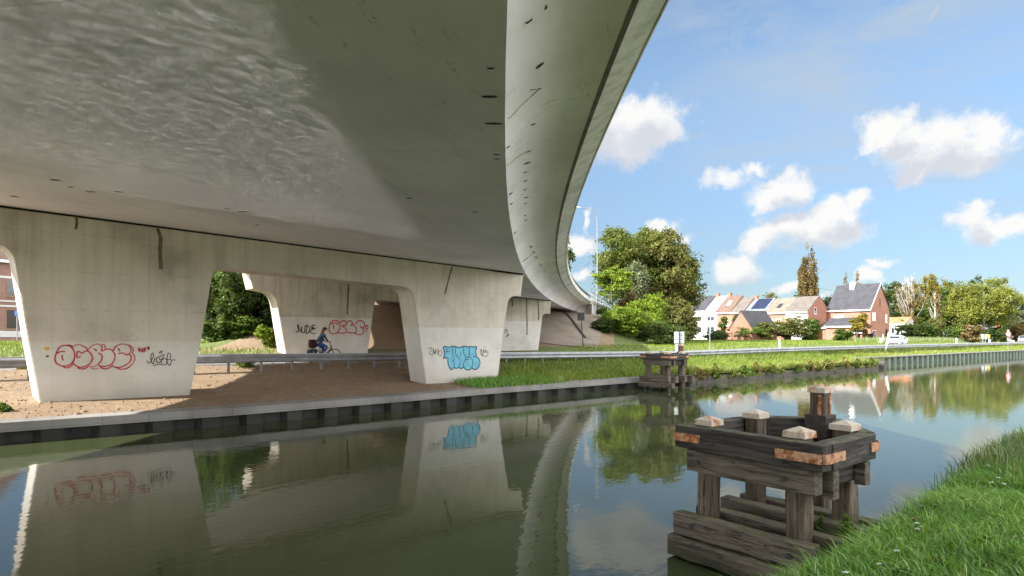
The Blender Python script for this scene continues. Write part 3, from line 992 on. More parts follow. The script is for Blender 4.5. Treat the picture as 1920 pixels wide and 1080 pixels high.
# bearings / dark joint between pier heads and soffit
for d, sl, sr in ((21.45, PL(-60, 412, 21.4)[0], edge_s(21.4) - 0.5), (36.05, PL(469, 511, 36)[0], edge_s(36.0) - 0.6)):
    b = MB()
    for k in range(12):
        s0, s1 = sl + (sr - sl) * k / 12, sl + (sr - sl) * (k + 1) / 12
        f = top1(d)
        b.add([(s0, d + .1, f(s0) - .01), (s1, d + .1, f(s1) - .01), (s1, d + 0.8, f(s1) - .01), (s0, d + 0.8, f(s0) - .01),
               (s0, d + .1, f(s0) + .09), (s1, d + .1, f(s1) + .09), (s1, d + 0.8, f(s1) + .09), (s0, d + 0.8, f(s0) + .09)],
              [(0, 3, 2, 1), (4, 5, 6, 7), (0, 1, 5, 4), (2, 3, 7, 6), (1, 2, 6, 5), (3, 0, 4, 7)])
    b.build('bearing_strip', M['black'], br)

# abutment and wing wall
p, T, N = edge_frame(D_END)
u2, w2 = (N.x, N.y), (T.x, T.y)
b = MB()
sec = [(-1.30, 4.55), (WID + 1.3, 4.55), (WID + 1.3, ZL + 0.70)] + [(WID - o, ZL + z - 0.012) for o, z in reversed(CANT)] + [(o, ZK + z - 0.012) for o, z in CANT]
poly = [(p.x + N.x * o, p.y + N.y * o, z) for o, z in sec]
b.prism(poly, T * 0.8)
ab = b.build('abutment', M['white_paint'], br)
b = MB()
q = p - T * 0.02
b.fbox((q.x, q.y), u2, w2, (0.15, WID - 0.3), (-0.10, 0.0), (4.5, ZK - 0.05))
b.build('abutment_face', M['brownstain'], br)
wds = [D_END + 0.02 + 1.5 * k for k in range(9)]
sweep([(-1.40, 3.8), (-1.75, 3.8), (-1.75, gz + 0.30), (-1.40, gz + 0.30)], wds, True).build('wing_wall', M['white_paint'], br)
sweep([(-1.36, gz + 0.303), (-1.85, gz + 0.303), (-1.85, gz + 0.55), (-1.36, gz + 0.55)], wds, True).build('wing_wall_coping', M['edge'], br)
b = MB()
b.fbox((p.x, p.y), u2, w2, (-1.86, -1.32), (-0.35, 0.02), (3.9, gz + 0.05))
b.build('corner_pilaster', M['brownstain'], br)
for k in range(8):
    pp, TT, NN = edge_frame(D_END + 0.3 + 1.6 * k)
    q = pp - NN * 1.6
    b = MB()
    b.tube([(q.x, q.y, gz + 0.54), (q.x, q.y, gz + 1.55)], 0.04, 6)
    b.build('railing_post', M['galv'], br)
for zr in (1.02, 1.5):
    sweep([(-1.58, gz + zr), (-1.63, gz + zr), (-1.63, gz + zr + 0.05), (-1.58, gz + zr + 0.05)], wds, True).build('handrail', M['galv'], br)
# slope paving under the deck end
b = MB()
dd = [38.6 + 0.55 * k for k in range(20)]
oo = [-3.4 + 1.0 * k for k in range(22)]
vs = []
for d in dd:
    pp, TT, NN = edge_frame(d)
    for o in oo:
        q = pp + NN * o
        vs.append((q.x, q.y, far_z(q.x, q.y) + 0.06))
n = len(oo)
b.add(vs, [(i * n + j, i * n + j + 1, (i + 1) * n + j + 1, (i + 1) * n + j) for i in range(len(dd) - 1) for j in range(n - 1)])
b.build('slope_paving', M['paving'], br, smooth=True)
b = MB()
vs = []
for k in range(19):
    q = Vector((42.8, 48.4)).lerp(Vector((38.6, 40.4)), k / 18)
    for o in (-0.14, 0.14):
        vs.append((q.x + o, q.y - o * 0.5, far_z(q.x + o, q.y - o * 0.5) + 0.10))
b.add(vs, [(2 * i, 2 * i + 1, 2 * i + 3, 2 * i + 2) for i in range(18)])
b.build('drain_channel', M['black'], br)
for k in range(3):
    b = MB()
    pp, TT, NN = edge_frame(D_END - 0.02)
    q = pp - TT * 0.13
    b.fbox((q.x, q.y), u2, w2, (1.5 + 4.5 * k, 1.75 + 4.5 * k), (-0.06, 0.0), (4.6, ZK - 0.06))
    b.build('abutment_joint', M['black'], br)


# scuffs on the soffit and the cantilever: flat marks a few mm proud
def on_soffit(x, y):
    """photo point -> deck underside point"""
    for _ in range(1):
        r, v = (x - 960) / F, (HY - y) / F
        zt = ZK
        for _k in range(8):
            Z = (zt - CAMZ) / v
            s, d = cam2w(r * Z, Z)
            zt = soffit_z(max(0, bridge_offset(s, d)))
    return Vector((s, d, zt - 0.004))


def on_cant(x, y):
    r, v = (x - 960) / F, (HY - y) / F
    best = None
    for k in range(600):
        Z = 3.0 + 0.1 * k
        s, d = cam2w(r * Z, Z)
        z = CAMZ + v * Z
        o = bridge_offset(s, d)
        if o <= 0:
            zc = ZK + float(np.interp(-o, [-c[0] for c in CANT], [c[1] for c in CANT]))
            if o < -1.3: zc = 99
            e = zc - z
            if e < 0.02: return Vector((s, d, z - 0.01))
        elif soffit_z(o) - z < 0: return None
    return None


def mark(b, fn, pts, w):
    """ribbon through photo points on a surface; w: half width in metres at mid-length (pointed ends)"""
    P = [fn(x, y) for x, y in pts]
    P = [q for q in P if q is not None]
    if len(P) < 2: return
    vs = []
    n = len(P)
    for i, q in enumerate(P):
        t = (P[min(i + 1, n - 1)] - P[max(i - 1, 0)])
        view = (q - Vector((0, 0, CAMZ))).normalized()
        side = t.cross(Vector((0, 0, 1)))
        side = side.normalized() if side.length > 1e-6 else Vector((1, 0, 0))
        if fn is on_cant:
            side = Vector((t.x, t.y, 0)).normalized().cross(Vector((0.4, -0.3, 1)).normalized())
        k = w * (0.35 + 0.65 * math.sin(math.pi * (i + 0.35) / (n - 0.3))) if n > 2 else w
        off = (Vector((0, 0, CAMZ)) - q).normalized() * 0.006
        vs += [q + side * k + off, q - side * k + off]
    b.add(vs, [(2 * i, 2 * i + 1, 2 * i + 3, 2 * i + 2) for i in range(n - 1)])


def lin(x0, y0, x1, y1, n=4):
    return [(x0 + (x1 - x0) * k / n, y0 + (y1 - y0) * k / n) for k in range(n + 1)]


b = MB()
for a in ((903, 181, 932, 181, .035), (909, 231, 941, 232, .035), (913, 128, 926, 128, .02), (761, 371, 772, 372, .05), (884, 397, 896, 397, .04),
          (94, 337, 112, 338, .05), (128, 350, 138, 351, .04), (160, 359, 180, 360, .03), (214, 359, 230, 360, .04), (20, 368, 34, 369, .05), (420, 391, 432, 392, .05), (446, 396, 466, 397, .05), (478, 421, 486, 422, .05),
          (925, 289, 938, 290, .03), (927, 298, 936, 298, .03)):
    b = MB()
    mark(b, on_soffit, lin(*a[:4]), a[4])
    if b.f: b.build('scuff_mark', M['stain'], br, recalc=False)
b = MB()
for a in ((985, 42, 1012, 20, .045), (1012, 20, 1042, -2, .05), (1005, 127, 1020, 116, .05), (995, 167, 1016, 164, .02), (996, 234, 1005, 230, .03), (951, 276, 957, 271, .02),
          (986, 285, 998, 281, .025), (983, 307, 995, 302, .03), (983, 323, 992, 319, .025), (982, 340, 990, 336, .02), (982, 356, 990, 352, .02), (982, 371, 991, 368, .02), (983, 382, 991, 378, .02), (982, 405, 989, 401, .02), (983, 414, 990, 410, .02), (984, 430, 988, 427, .02),
          (941, 369, 953, 354, .015), (952, 368, 962, 358, .015), (944, 396, 961, 379, .015), (962, 440, 968, 433, .015),
          (974, 496, 1000, 474, .02), (1004, 480, 1008, 484, .03), (1012, 494, 1017, 499, .03), (1020, 506, 1026, 511, .03), (1030, 518, 1036, 522, .04), (1000, 470, 1003, 474, .03), (995, 460, 998, 464, .03)):
    b = MB()
    mark(b, on_cant, lin(*a[:4]), a[4])
    if b.f: b.build('scuff_mark', M['stain'], br, recalc=False)
for pts_, w_ in (([(944, 229), (953, 222), (966, 210), (980, 194), (995, 180), (1012, 165)], 0.014), ([(1012, 200), (1030, 190), (1048, 184)], 0.008), ([(945, 305), (965, 285), (998, 260)], 0.008), ([(950, 310), (972, 292), (990, 283)], 0.008)):
    b = MB()
    mark(b, on_cant, pts_, w_)
    if b.f: b.build('rust_streak', M['ruststain'], br, recalc=False)


# graffiti: ribbons on a pier face
def curve(pts, n=4, closed=False):
    """Catmull-Rom through pts"""
    P = [Vector((x, y, 0)) for x, y in pts]
    out = []
    m = len(P)
    for i in range(m - 1):
        p0 = P[i - 1] if i > 0 else (P[-2] if closed else P[0])
        p1, p2 = P[i], P[i + 1]
        p3 = P[i + 2] if i + 2 < m else (P[1] if closed else P[-1])
        for k in range(n):
            t = k / n
            out.append(0.5 * ((2 * p1) + (p2 - p0) * t + (2 * p0 - 5 * p1 + 4 * p2 - p3) * t * t + (3 * p1 - p0 - 3 * p2 + p3) * t ** 3))
    out.append(P[-1])
    return [(q.x, q.y) for q in out]


def ribbon(b, pts, w, d, lift, mi=0):
    P = [Vector((s, d - lift, z)) for s, z in pts]
    n = len(P)
    vs = []
    for i, q in enumerate(P):
        t = P[min(i + 1, n - 1)] - P[max(i - 1, 0)]
        t = t.normalized() if t.length > 1e-7 else Vector((1, 0, 0))
        side = Vector((-t.z, 0, t.x))
        k = w * (0.85 + 0.3 * RNG.random())
        vs += [q + side * k, q - side * k]
    b.add(vs, [(2 * i, 2 * i + 1, 2 * i + 3, 2 * i + 2) for i in range(n - 1)], mi)


def draw(b, strokes, tr, d, w, lift, mi=0, n=4):
    for st in strokes:
        closed = st[0] == st[-1]
        pts = [PL(*tr(x, y), d) for x, y in curve(st, n, closed)]
        ribbon(b, pts, w, d, lift, mi)


t5 = lambda x, y: (80 + x / 6.857, 620 + y / 6.857)
t6 = lambda x, y: (780 + x / 12, 630 + y / 12)
t4 = lambda x, y: (540 + x / 10.8, 590 + y / 10.8)
red = [[(275, 190), (215, 215), (180, 280), (160, 340), (165, 400), (200, 435), (260, 455), (330, 445), (385, 405), (410, 350), (410, 290), (385, 230), (340, 195), (275, 190)],
       [(185, 295), (215, 275), (260, 268), (290, 272)], [(252, 310), (250, 345), (265, 385)], [(320, 185), (360, 190), (388, 212)], [(260, 460), (300, 478), (350, 465), (385, 435)],
       [(515, 200), (560, 220), (575, 260), (540, 265), (515, 292), (480, 275), (450, 268), (440, 310), (445, 345), (490, 330)],
       [(575, 260), (615, 290), (640, 340), (630, 390), (600, 430), (540, 460), (480, 470), (420, 445), (378, 405)], [(445, 475), (490, 492), (540, 488), (585, 465)],
       [(655, 235), (680, 245), (697, 265)], [(710, 290), (745, 300), (765, 340), (750, 390), (715, 430)], [(745, 180), (765, 215), (758, 262), (810, 240), (860, 238), (890, 250)],
       [(800, 460), (870, 440), (905, 410), (928, 350), (925, 300), (890, 250)], [(740, 475), (800, 490), (850, 482), (890, 455)], [(720, 440), (745, 458), (800, 460)],
       [(965, 225), (985, 245), (990, 265)], [(975, 298), (1000, 288), (1040, 290), (1080, 312), (1110, 300), (1135, 330), (1140, 350), (1120, 400), (1070, 440), (1000, 470), (930, 470), (890, 445)],
       [(905, 260), (930, 215), (960, 190)], [(945, 470), (980, 490), (1040, 495), (1100, 475), (1150, 430)],
       [(1225, 238), (1245, 225), (1240, 250), (1235, 265), (1262, 255)], [(1275, 235), (1265, 255), (1285, 255), (1290, 235), (1275, 235)], [(1300, 230), (1318, 222), (1312, 245), (1305, 252), (1330, 245)],
       [(1340, 215), (1360, 208), (1350, 222), (1372, 224), (1358, 240), (1345, 238)], [(1265, 272), (1318, 266)]]
pale = [[(395, 205), (440, 180), (490, 185), (530, 200)], [(590, 245), (620, 205), (670, 178), (720, 172), (760, 190)], [(770, 175), (800, 195), (805, 240)], [(715, 430), (660, 462), (610, 460), (580, 445)],
        [(620, 480), (670, 495), (720, 480)], [(960, 190), (1000, 175), (1040, 172), (1100, 190), (1130, 225), (1135, 265), (1110, 300)], [(1100, 180), (1150, 215), (1165, 260), (1155, 290), (1180, 330), (1180, 380), (1150, 430)]]
b = MB()
draw(b, red, t5, 21.4, 0.020, 0.006)
draw(b, pale, t5, 21.4, 0.02, 0.004, 1)
b.build('graffiti', [M['red'], M['redlight']], pr1, recalc=False)['label'] = 'red outlined bubble letter graffiti dated 2023'
tagk = [[(1340, 385), (1360, 420), (1400, 380), (1425, 310), (1405, 290), (1390, 370), (1420, 430), (1440, 360), (1470, 350)],
        [(1500, 320), (1460, 370), (1480, 410), (1520, 390), (1560, 310), (1520, 320), (1500, 370), (1560, 360)], [(1560, 360), (1520, 400), (1550, 440), (1590, 430), (1600, 380), (1560, 360)],
        [(1610, 290), (1600, 360), (1640, 370), (1645, 310), (1615, 285)], [(1590, 390), (1635, 450), (1660, 380), (1710, 380)], [(1425, 455), (1480, 430), (1530, 440)], [(1495, 290), (1520, 260), (1540, 270), (1510, 290)],
        [(40, 325), (60, 335), (75, 325), (55, 320)]]
b = MB()
draw(b, tagk[:-1], t5, 21.4, 0.012, 0.006)
b.build('graffiti', M['ink'], pr1, recalc=False)['label'] = 'black scrawled graffiti tag'
b = MB()
draw(b, tagk[-1:], t5, 21.4, 0.014, 0.006)
b.build('paint_mark', M['ink'], pr1, recalc=False)
b = MB()
c = PL(*t5(55, 232), 21.4)
b.add([(c[0] + 0.055 * math.cos(a) * (1 + .2 * math.sin(3 * a)), 21.394, c[1] + 0.05 * math.sin(a)) for a in [k * math.pi / 8 for k in range(16)]], [tuple(range(16))])
b.build('paint_blot', M['orange'], pr1, recalc=False)
outl = [(610, 265), (635, 232), (690, 245), (740, 255), (800, 232), (855, 235), (900, 240), (950, 258), (1010, 250), (1060, 235), (1110, 232), (1160, 245), (1215, 238), (1290, 245), (1345, 235), (1365, 270), (1340, 320), (1345, 375), (1360, 420), (1350, 460),
        (1400, 500), (1432, 560), (1438, 620), (1410, 700), (1360, 745), (1300, 750), (1255, 715), (1210, 755), (1150, 760), (1100, 740), (1070, 700), (1010, 740), (960, 705), (900, 735), (860, 710), (800, 755), (760, 720), (730, 650), (715, 560), (715, 495), (650, 500), (615, 490), (635, 440), (640, 370), (625, 310), (610, 265)]
lines = [[(820, 250), (820, 400), (800, 440)], [(890, 250), (890, 400), (960, 490), (990, 580), (970, 690)], [(1065, 240), (1065, 370), (1110, 470), (1120, 520), (1075, 590), (1065, 690)], [(1205, 245), (1195, 360), (1200, 460)],
         [(1120, 490), (1180, 475), (1240, 500), (1270, 560), (1270, 640), (1250, 710)], [(775, 520), (860, 440)], [(785, 580), (870, 515)], [(850, 560), (855, 700)], [(1005, 350), (1005, 490)], [(1290, 490), (1300, 465), (1350, 455)],
         [(660, 290), (690, 285), (700, 320), (680, 355), (740, 350)], [(1110, 540), (1150, 525), (1190, 535)]]
b = MB()
fp = [PL(*t6(x, y), 21.4) for x, y in curve(outl, 3, True)][:-1]
b.add([(s, 21.396, z) for s, z in fp], [tuple(range(len(fp)))])
draw(b, [outl], t6, 21.4, 0.022, 0.009, 1, 3)
draw(b, lines, t6, 21.4, 0.014, 0.009, 1)
og = b.build('graffiti', [M['blue'], M['navy']], pr1, recalc=False)
og['label'] = 'light blue filled graffiti lettering with dark outline'
bm = bmesh.new(); bm.from_mesh(og.data); bmesh.ops.triangulate(bm, faces=[f for f in bm.faces if len(f.verts) > 4]); bm.to_mesh(og.data); bm.free()
tg2 = [[(260, 290), (345, 260), (340, 320), (300, 380), (375, 430), (385, 270), (410, 410), (440, 290), (430, 400), (490, 290), (500, 360), (470, 410)], [(540, 330), (500, 390), (540, 450), (580, 400), (575, 340), (540, 330)],
       [(1445, 380), (1465, 290), (1480, 380), (1500, 440), (1520, 290), (1540, 380), (1575, 300), (1580, 380), (1610, 340), (1620, 400), (1580, 455), (1500, 445), (1445, 380)], [(1525, 235), (1530, 255)], [(1548, 230), (1550, 250)], [(1578, 232), (1575, 252)], [(1805, 288), (1820, 290), (1815, 298)]]
for lst, lb_ in ((tg2[:2], 'thin black tag left of the blue lettering'), (tg2[2:6], 'thin black tag right of the blue lettering'), (tg2[6:], 'dark paint dot near the pier edge')):
    b = MB()
    draw(b, lst, t6, 21.4, 0.011, 0.006)
    b.build('graffiti', M['ink'], pr1, recalc=False)['label'] = lb_
nude = [[(150, 330), (205, 350), (195, 190), (250, 350), (275, 240)], [(280, 250), (275, 340), (305, 360), (335, 340), (345, 220), (340, 370)], [(385, 200), (370, 380), (420, 350), (440, 290), (410, 230), (360, 220)],
        [(555, 210), (490, 220), (480, 260), (520, 250), (470, 280), (560, 275), (470, 310), (450, 360), (550, 385)]]
b = MB()
draw(b, nude, t4, 36.0, 0.028, 0.006)
b.build('graffiti', M['ink'], pr2, recalc=False)['label'] = 'black hand-lettered word NUDE'
red2 = [[(850, 200), (900, 130), (980, 120), (1040, 180), (1050, 270), (1010, 350), (940, 390), (860, 370), (830, 310), (850, 200)], [(920, 200), (925, 290)], [(860, 190), (960, 165), (1010, 210)],
        [(1050, 170), (1100, 125), (1160, 130), (1180, 190), (1160, 220), (1090, 220), (1160, 280), (1190, 340), (1120, 375), (1050, 370), (1010, 345)], [(1185, 180), (1230, 125), (1290, 140), (1300, 190), (1270, 215), (1330, 210), (1380, 280), (1380, 340), (1340, 370), (1260, 365), (1200, 370)],
        [(1370, 190), (1430, 120), (1500, 130), (1550, 180), (1540, 240), (1490, 260), (1450, 230)], [(1490, 260), (1530, 300), (1530, 350), (1490, 395), (1420, 400), (1350, 380)], [(1600, 215), (1565, 260), (1595, 295), (1620, 260), (1600, 215)], [(1565, 340), (1610, 330)]]
b = MB()
draw(b, red2, t4, 36.0, 0.036, 0.006)
b.build('graffiti', M['red'], pr2, recalc=False)['label'] = 'red outlined bubble letters on the far pier'
b = MB()
draw(b, [[(946, 625), (949, 617), (952, 628), (948, 632), (955, 627)]], lambda x, y: (x, y), 36.0, 0.03, 0.006)
b.build('graffiti', M['ink'], pr2, recalc=False)
# leak stains on the pier heads
for nm, d, pr, pl in (('leak_stain', 21.4, pr1, [([(295, 428), (301, 445), (300, 470), (302, 505)], 0.055), ([(143, 406), (144, 418), (142, 430)], 0.035), ([(848, 500), (842, 520), (834, 552)], 0.035)]),
                      ('leak_stain', 36.0, pr2, [([(654, 528), (653, 545), (651, 590)], 0.05), ([(987, 560), (988, 600), (988, 628)], 0.06), ([(1008, 562), (1010, 590), (1009, 600)], 0.07), ([(960, 560), (961, 575)], 0.07)])):
    for pts, w in pl:
        b = MB()
        ribbon(b, [PL(x, y, d) for x, y in curve(pts, 4)], w, d, 0.004)
        b.build(nm, M['brownstain'], pr, recalc=False)

# ------------------------------------------------------------------ guardrail
gr = thing('guardrail', 'galvanised steel guardrail between the road and the canal bank', 'guardrail', (10, 25, 0))


def rail_d(s): return road_n(s) - 2.25


def rail_top(s): return float(np.interp(s, [-30, -5, 5.7, 13, 19.5, 25, 32, 42, 60, 110, 200], [1.80, 1.80, 1.79, 1.70, 1.63, 1.57, 1.50, 1.58, 1.60, 1.56, 1.6]))


b = MB()
prof = [(0, 0.0), (-0.03, -0.02), (-0.07, -0.06), (-0.07, -0.09), (-0.01, -0.135), (-0.01, -0.175), (-0.07, -0.22), (-0.07, -0.25), (-0.03, -0.29), (0, -0.31)]
sr = [-40 + 1.0 * k for k in range(180)]
vs = []
for s in sr:
    for dd_, dz_ in prof: vs.append((s, rail_d(s) + dd_, rail_top(s) + dz_))
n = len(prof)
b.add(vs, [(i * n + j, (i + 1) * n + j, (i + 1) * n + j + 1, i * n + j + 1) for i in range(len(sr) - 1) for j in range(n - 1)])
b.build('rail_beam', M['galv'], gr, smooth=True, recalc=False)
b = MB()
for i in range(len(sr) - 1):
    s0, s1 = sr[i], sr[i + 1]
    b.add([(s0, rail_d(s0) + .10, rail_top(s0) - .05), (s1, rail_d(s1) + .10, rail_top(s1) - .05), (s1, rail_d(s1) + .22, rail_top(s1) - .05), (s0, rail_d(s0) + .22, rail_top(s0) - .05),
           (s0, rail_d(s0) + .10, rail_top(s0) + .03), (s1, rail_d(s1) + .10, rail_top(s1) + .03), (s1, rail_d(s1) + .22, rail_top(s1) + .03), (s0, rail_d(s0) + .22, rail_top(s0) + .03)],
          [(0, 3, 2, 1), (4, 5, 6, 7), (0, 1, 5, 4), (2, 3, 7, 6)])
b.build('rear_rail', M['steel'], gr)
s = -7.73
while s < 108:
    b = MB()
    d = rail_d(s) + 0.045
    b.fbox((s, d), (1, 0), (0, 1), (-0.045, 0.045), (-0.035, 0.035), (far_z(s, d) - 0.3, rail_top(s) - 0.10))
    b.build('post', M['postmetal'], gr)
    s += 1.19

# ------------------------------------------------------------------ mooring dolphins
def beam(name, p0, p1, w, h, mat, parent, jit=0.004, bev=0.012, roll=0.0):
    """timber from p0 to p1 (local to parent), width w across, height h; its own frame so grain follows it"""
    p0, p1 = Vector(p0), Vector(p1)
    L = (p1 - p0).length
    n = max(2, int(L / 0.15))
    b = MB()
    vs, fs = [], []
    for i in range(n + 1):
        x = -L / 2 + L * i / n
        for (y, z) in ((-w / 2, -h / 2), (w / 2, -h / 2), (w / 2, h / 2), (-w / 2, h / 2)):
            vs.append((x, y + random.uniform(-jit, jit), z + random.uniform(-jit, jit)))
    for i in range(n):
        for j in range(4):
            j2 = (j + 1) % 4
            fs.append((i * 4 + j, i * 4 + j2, (i + 1) * 4 + j2, (i + 1) * 4 + j))
    fs += [(0, 1, 2, 3), tuple(reversed(range(n * 4, n * 4 + 4)))]
    b.add(vs, fs)
    o = b.build(name, mat, parent, world=False, bevel=bev)
    o.location = (p0 + p1) / 2
    x = (p1 - p0).normalized()
    up = Vector((0, 0, 1)) if abs(x.z) < 0.9 else Vector((1, 0, 0))
    y = up.cross(x).normalized()
    z = x.cross(y)
    o.rotation_euler = Matrix((x, y, z)).transposed().to_euler()
    return o


def rel_build(b, name, mat, o, p):
    """small part given in dolphin coordinates, hung under beam o"""
    c = b.build(name, mat, None)
    c.parent = o
    c.matrix_parent_inverse = o.matrix_basis.inverted()
    return c


def make_dolphin():
    r = thing('mooring_dolphin', 'dark weathered timber mooring dolphin beside the grass bank in the foreground', 'mooring dolphin', (6.3, 3.6, 0), 0, 'timber mooring dolphins in the canal')
    A, B_, C_, D_, E_ = (-0.58, 0.78), (-0.60, -0.76), (0.42, -0.73), (1.30, 0.05), (0.78, 0.72)
    ZT = 1.50
    ring = [A, B_, C_, D_, E_]
    # ring of heavy top beams, butted end to end
    h = 0.25
    beam('ring_beam', (A[0], A[1] + .06, ZT - h / 2), (B_[0], B_[1] - .07, ZT - h / 2), 0.17, h, M['wooddark'], r)
    beam('ring_beam', (B_[0] + .09, B_[1], ZT - h / 2 - .002), (C_[0] + .03, C_[1], ZT - h / 2 - .002), 0.17, h, M['wooddark'], r)
    beam('ring_beam', (C_[0] + .08, C_[1] + .03, ZT - h / 2 - .004), (D_[0] - .02, D_[1] - .04, ZT - h / 2 - .004), 0.16, h, M['wooddark'], r)
    beam('ring_beam', (D_[0] - .02, D_[1] + .05, ZT - h / 2 - .006), (E_[0] + .07, E_[1] - .02, ZT - h / 2 - .006), 0.16, h, M['wooddark'], r)
    beam('ring_beam', (E_[0] + .03, E_[1] + .01, ZT - h / 2 - .003), (A[0] + .09, A[1] + .01, ZT - h / 2 - .003), 0.16, h, M['wooddark'], r)
    # second course below
    pl = beam('lower_beam', (-0.575, 0.70, ZT - h - .125), (-0.575, -0.74, ZT - h - .125), 0.14, 0.235, M['wood'], r)
    for yy in (0.56, -0.44):
        b = MB()
        c = Vector((-0.645, yy, ZT - h - .13))
        b.tube([c + Vector((0.01, 0, 0)), c + Vector((-0.022, 0, 0))], [0.030, 0.024], 10)
        rel_build(b, 'bolt', M['darksteel'], pl, None)
    beam('lower_beam', (0.60, 0.66, ZT - h - .135), (0.60, -0.60, ZT - h - .135), 0.15, 0.22, M['wooddark'], r)
    beam('cross_beam', (-0.50, -0.62, ZT - h - .12), (0.50, -0.62, ZT - h - .12), 0.13, 0.20, M['wooddark'], r)
    beam('cross_beam', (-0.56, 0.66, ZT - h - .12), (0.54, 0.66, ZT - h - .12), 0.13, 0.20, M['wooddark'], r)
    beam('cross_beam', (0.69, 0.05, ZT - h - .12), (1.24, 0.05, ZT - h - .12), 0.16, 0.20, M['wooddark'], r)
    # bracket blocks under the right side
    beam('block', (-0.36, -0.80, ZT - h - .16), (-0.36, -0.69, ZT - h - .16), 0.12, 0.28, M['wood'], r)
    beam('block', (0.30, -0.80, ZT - h - .14), (0.30, -0.69, ZT - h - .14), 0.12, 0.24, M['wood'], r)
    # posts
    for (x, y, zt, w) in ((-0.40, 0.58, 1.55, 0.185), (-0.40, -0.46, 1.55, 0.19), (0.46, -0.50, 1.55, 0.195), (0.50, 0.56, 1.56, 0.185), (1.08, 0.07, 1.87, 0.175)):
        p = beam('post', (x, y, -0.9), (x, y, zt), w, w, M['woodpost'], r, 0.006, 0.02)
        b = MB()
        k = w / 2 + 0.016
        k2 = k + 0.004
        vs = [(x - k2, y - k2, zt - 0.045), (x + k2, y - k2, zt - 0.045), (x + k2, y + k2, zt - 0.045), (x - k2, y + k2, zt - 0.045), (x - k, y - k, zt + 0.015), (x + k, y - k, zt + 0.015), (x + k, y + k, zt + 0.015), (x - k, y + k, zt + 0.015), (x, y, zt + 0.062)]
        b.add(vs, [(0, 3, 2, 1), (0, 1, 5, 4), (1, 2, 6, 5), (2, 3, 7, 6), (3, 0, 4, 7), (4, 5, 8), (5, 6, 8), (6, 7, 8), (7, 4, 8)])
        rel_build(b, 'cap', M['captin'], p, None)
        if zt > 1.7:
            b = MB()
            b.box((x - w / 2 - 0.008, y - 0.055, 1.56), (x - w / 2 + 0.01, y - 0.015, 1.80))
            b.box((x + 0.03, y - w / 2 - 0.008, 1.56), (x + 0.07, y - w / 2 + 0.01, 1.80))
            rel_build(b, 'iron_strap', M['rust'], p, None)
            b = MB()
            b.fbox((x, y), (1, 0), (0, 1), (-0.125, 0.125), (-0.125, 0.125), (1.28, 1.56))
            rel_build(b, 'packing_block', M['wooddark'], p, None)
    # iron corner bands
    def band(pts, z0, z1, nm='corner_band'):
        b = MB()
        vs = []
        for x, y in pts: vs += [(x, y, z0), (x, y, z1)]
        n = len(pts)
        b.add(vs, [(2 * i, 2 * i + 2, 2 * i + 3, 2 * i + 1) for i in range(n - 1)])
        o = b.build(nm, M['rust'], r, world=False)
        md = o.modifiers.new('thick', 'SOLIDIFY')
        md.thickness = 0.014
        md.offset = 0
    band([(-0.702, -0.38), (-0.704, -0.70), (-0.695, -0.80), (-0.66, -0.843), (-0.58, -0.853), (-0.28, -0.842)], ZT - .175, ZT - .085)
    band([(-0.680, 0.50), (-0.682, 0.80), (-0.66, 0.858), (-0.60, 0.870)], ZT - .17, ZT - .08)
    band([(0.30, -0.832), (0.46, -0.834), (0.53, -0.80), (0.60, -0.735)], ZT - .17, ZT - .08)
    # lower walings: pairs of long timbers clasping the posts just above the water
    w1 = beam('waling', (-0.585, 0.87, 0.39), (-0.585, -0.72, 0.41), 0.17, 0.24, M['wood'], r, 0.006, 0.016)
    for yy in (0.62, -0.50):
        b = MB()
        c = Vector((-0.67, yy, 0.40))
        b.tube([c + Vector((0.01, 0, 0)), c + Vector((-0.022, 0, 0))], [0.030, 0.024], 10)
        rel_build(b, 'bolt', M['darksteel'], w1, None)
    beam('waling', (-0.60, 0.93, 0.14), (-0.60, -0.92, 0.16), 0.21, 0.22, M['wood'], r, 0.010, 0.018)
    beam('waling', (-0.21, 0.84, 0.39), (-0.21, -0.80, 0.40), 0.17, 0.28, M['wood'], r, 0.006, 0.016)
    beam('waling', (0.27, 0.84, 0.41), (0.27, -0.86, 0.42), 0.17, 0.28, M['wood'], r, 0.006, 0.016)
    beam('waling', (0.68, 0.84, 0.39), (0.68, -0.90, 0.40), 0.17, 0.28, M['wood'], r, 0.006, 0.016)
    beam('waling', (0.70, 0.84, 0.14), (0.70, -0.8, 0.14), 0.20, 0.24, M['wooddark'], r, 0.008, 0.016)
    beam('waling', (-0.10, 0.74, 0.06), (0.60, 0.74, 0.06), 0.16, 0.2, M['wooddark'], r)
    return r


dol = make_dolphin()
d2 = copy_tree(dol)
d2.location = (22.6, 18.35, 0.13)
d2.scale = (1.12, 1.06, 1.04)
d2['label'] = 'smaller-looking timber mooring dolphin standing against the far quay wall below the guardrail'

# ------------------------------------------------------------------ plants
def tint_noise(n, base=0.5, amp=0.25):
    return np.clip(RNG.normal(base, amp, n), 0, 1)


def leaf_quads(cent, nrm, size, tint, aspect=1.0):
    n = len(cent)
    ref = RNG.normal(size=(n, 3))
    t = np.cross(nrm, ref)
    t /= np.linalg.norm(t, axis=1, keepdims=True) + 1e-9
    b = np.cross(nrm, t)
    sz = (size * RNG.uniform(0.6, 1.3, n))[:, None]
    # leaf = rhombus with a small fold
    v0 = cent - t * sz * 0.5 * aspect
    v1 = cent + b * sz * 0.32 + nrm * sz * 0.08
    v2 = cent + t * sz * 0.5 * aspect
    v3 = cent - b * sz * 0.32 + nrm * sz * 0.08
    V = np.stack([v0, v1, v2, v3], 1).reshape(-1, 3)
    Fc = np.arange(n * 4).reshape(-1, 4)
    return V, Fc, np.repeat(tint, 4)


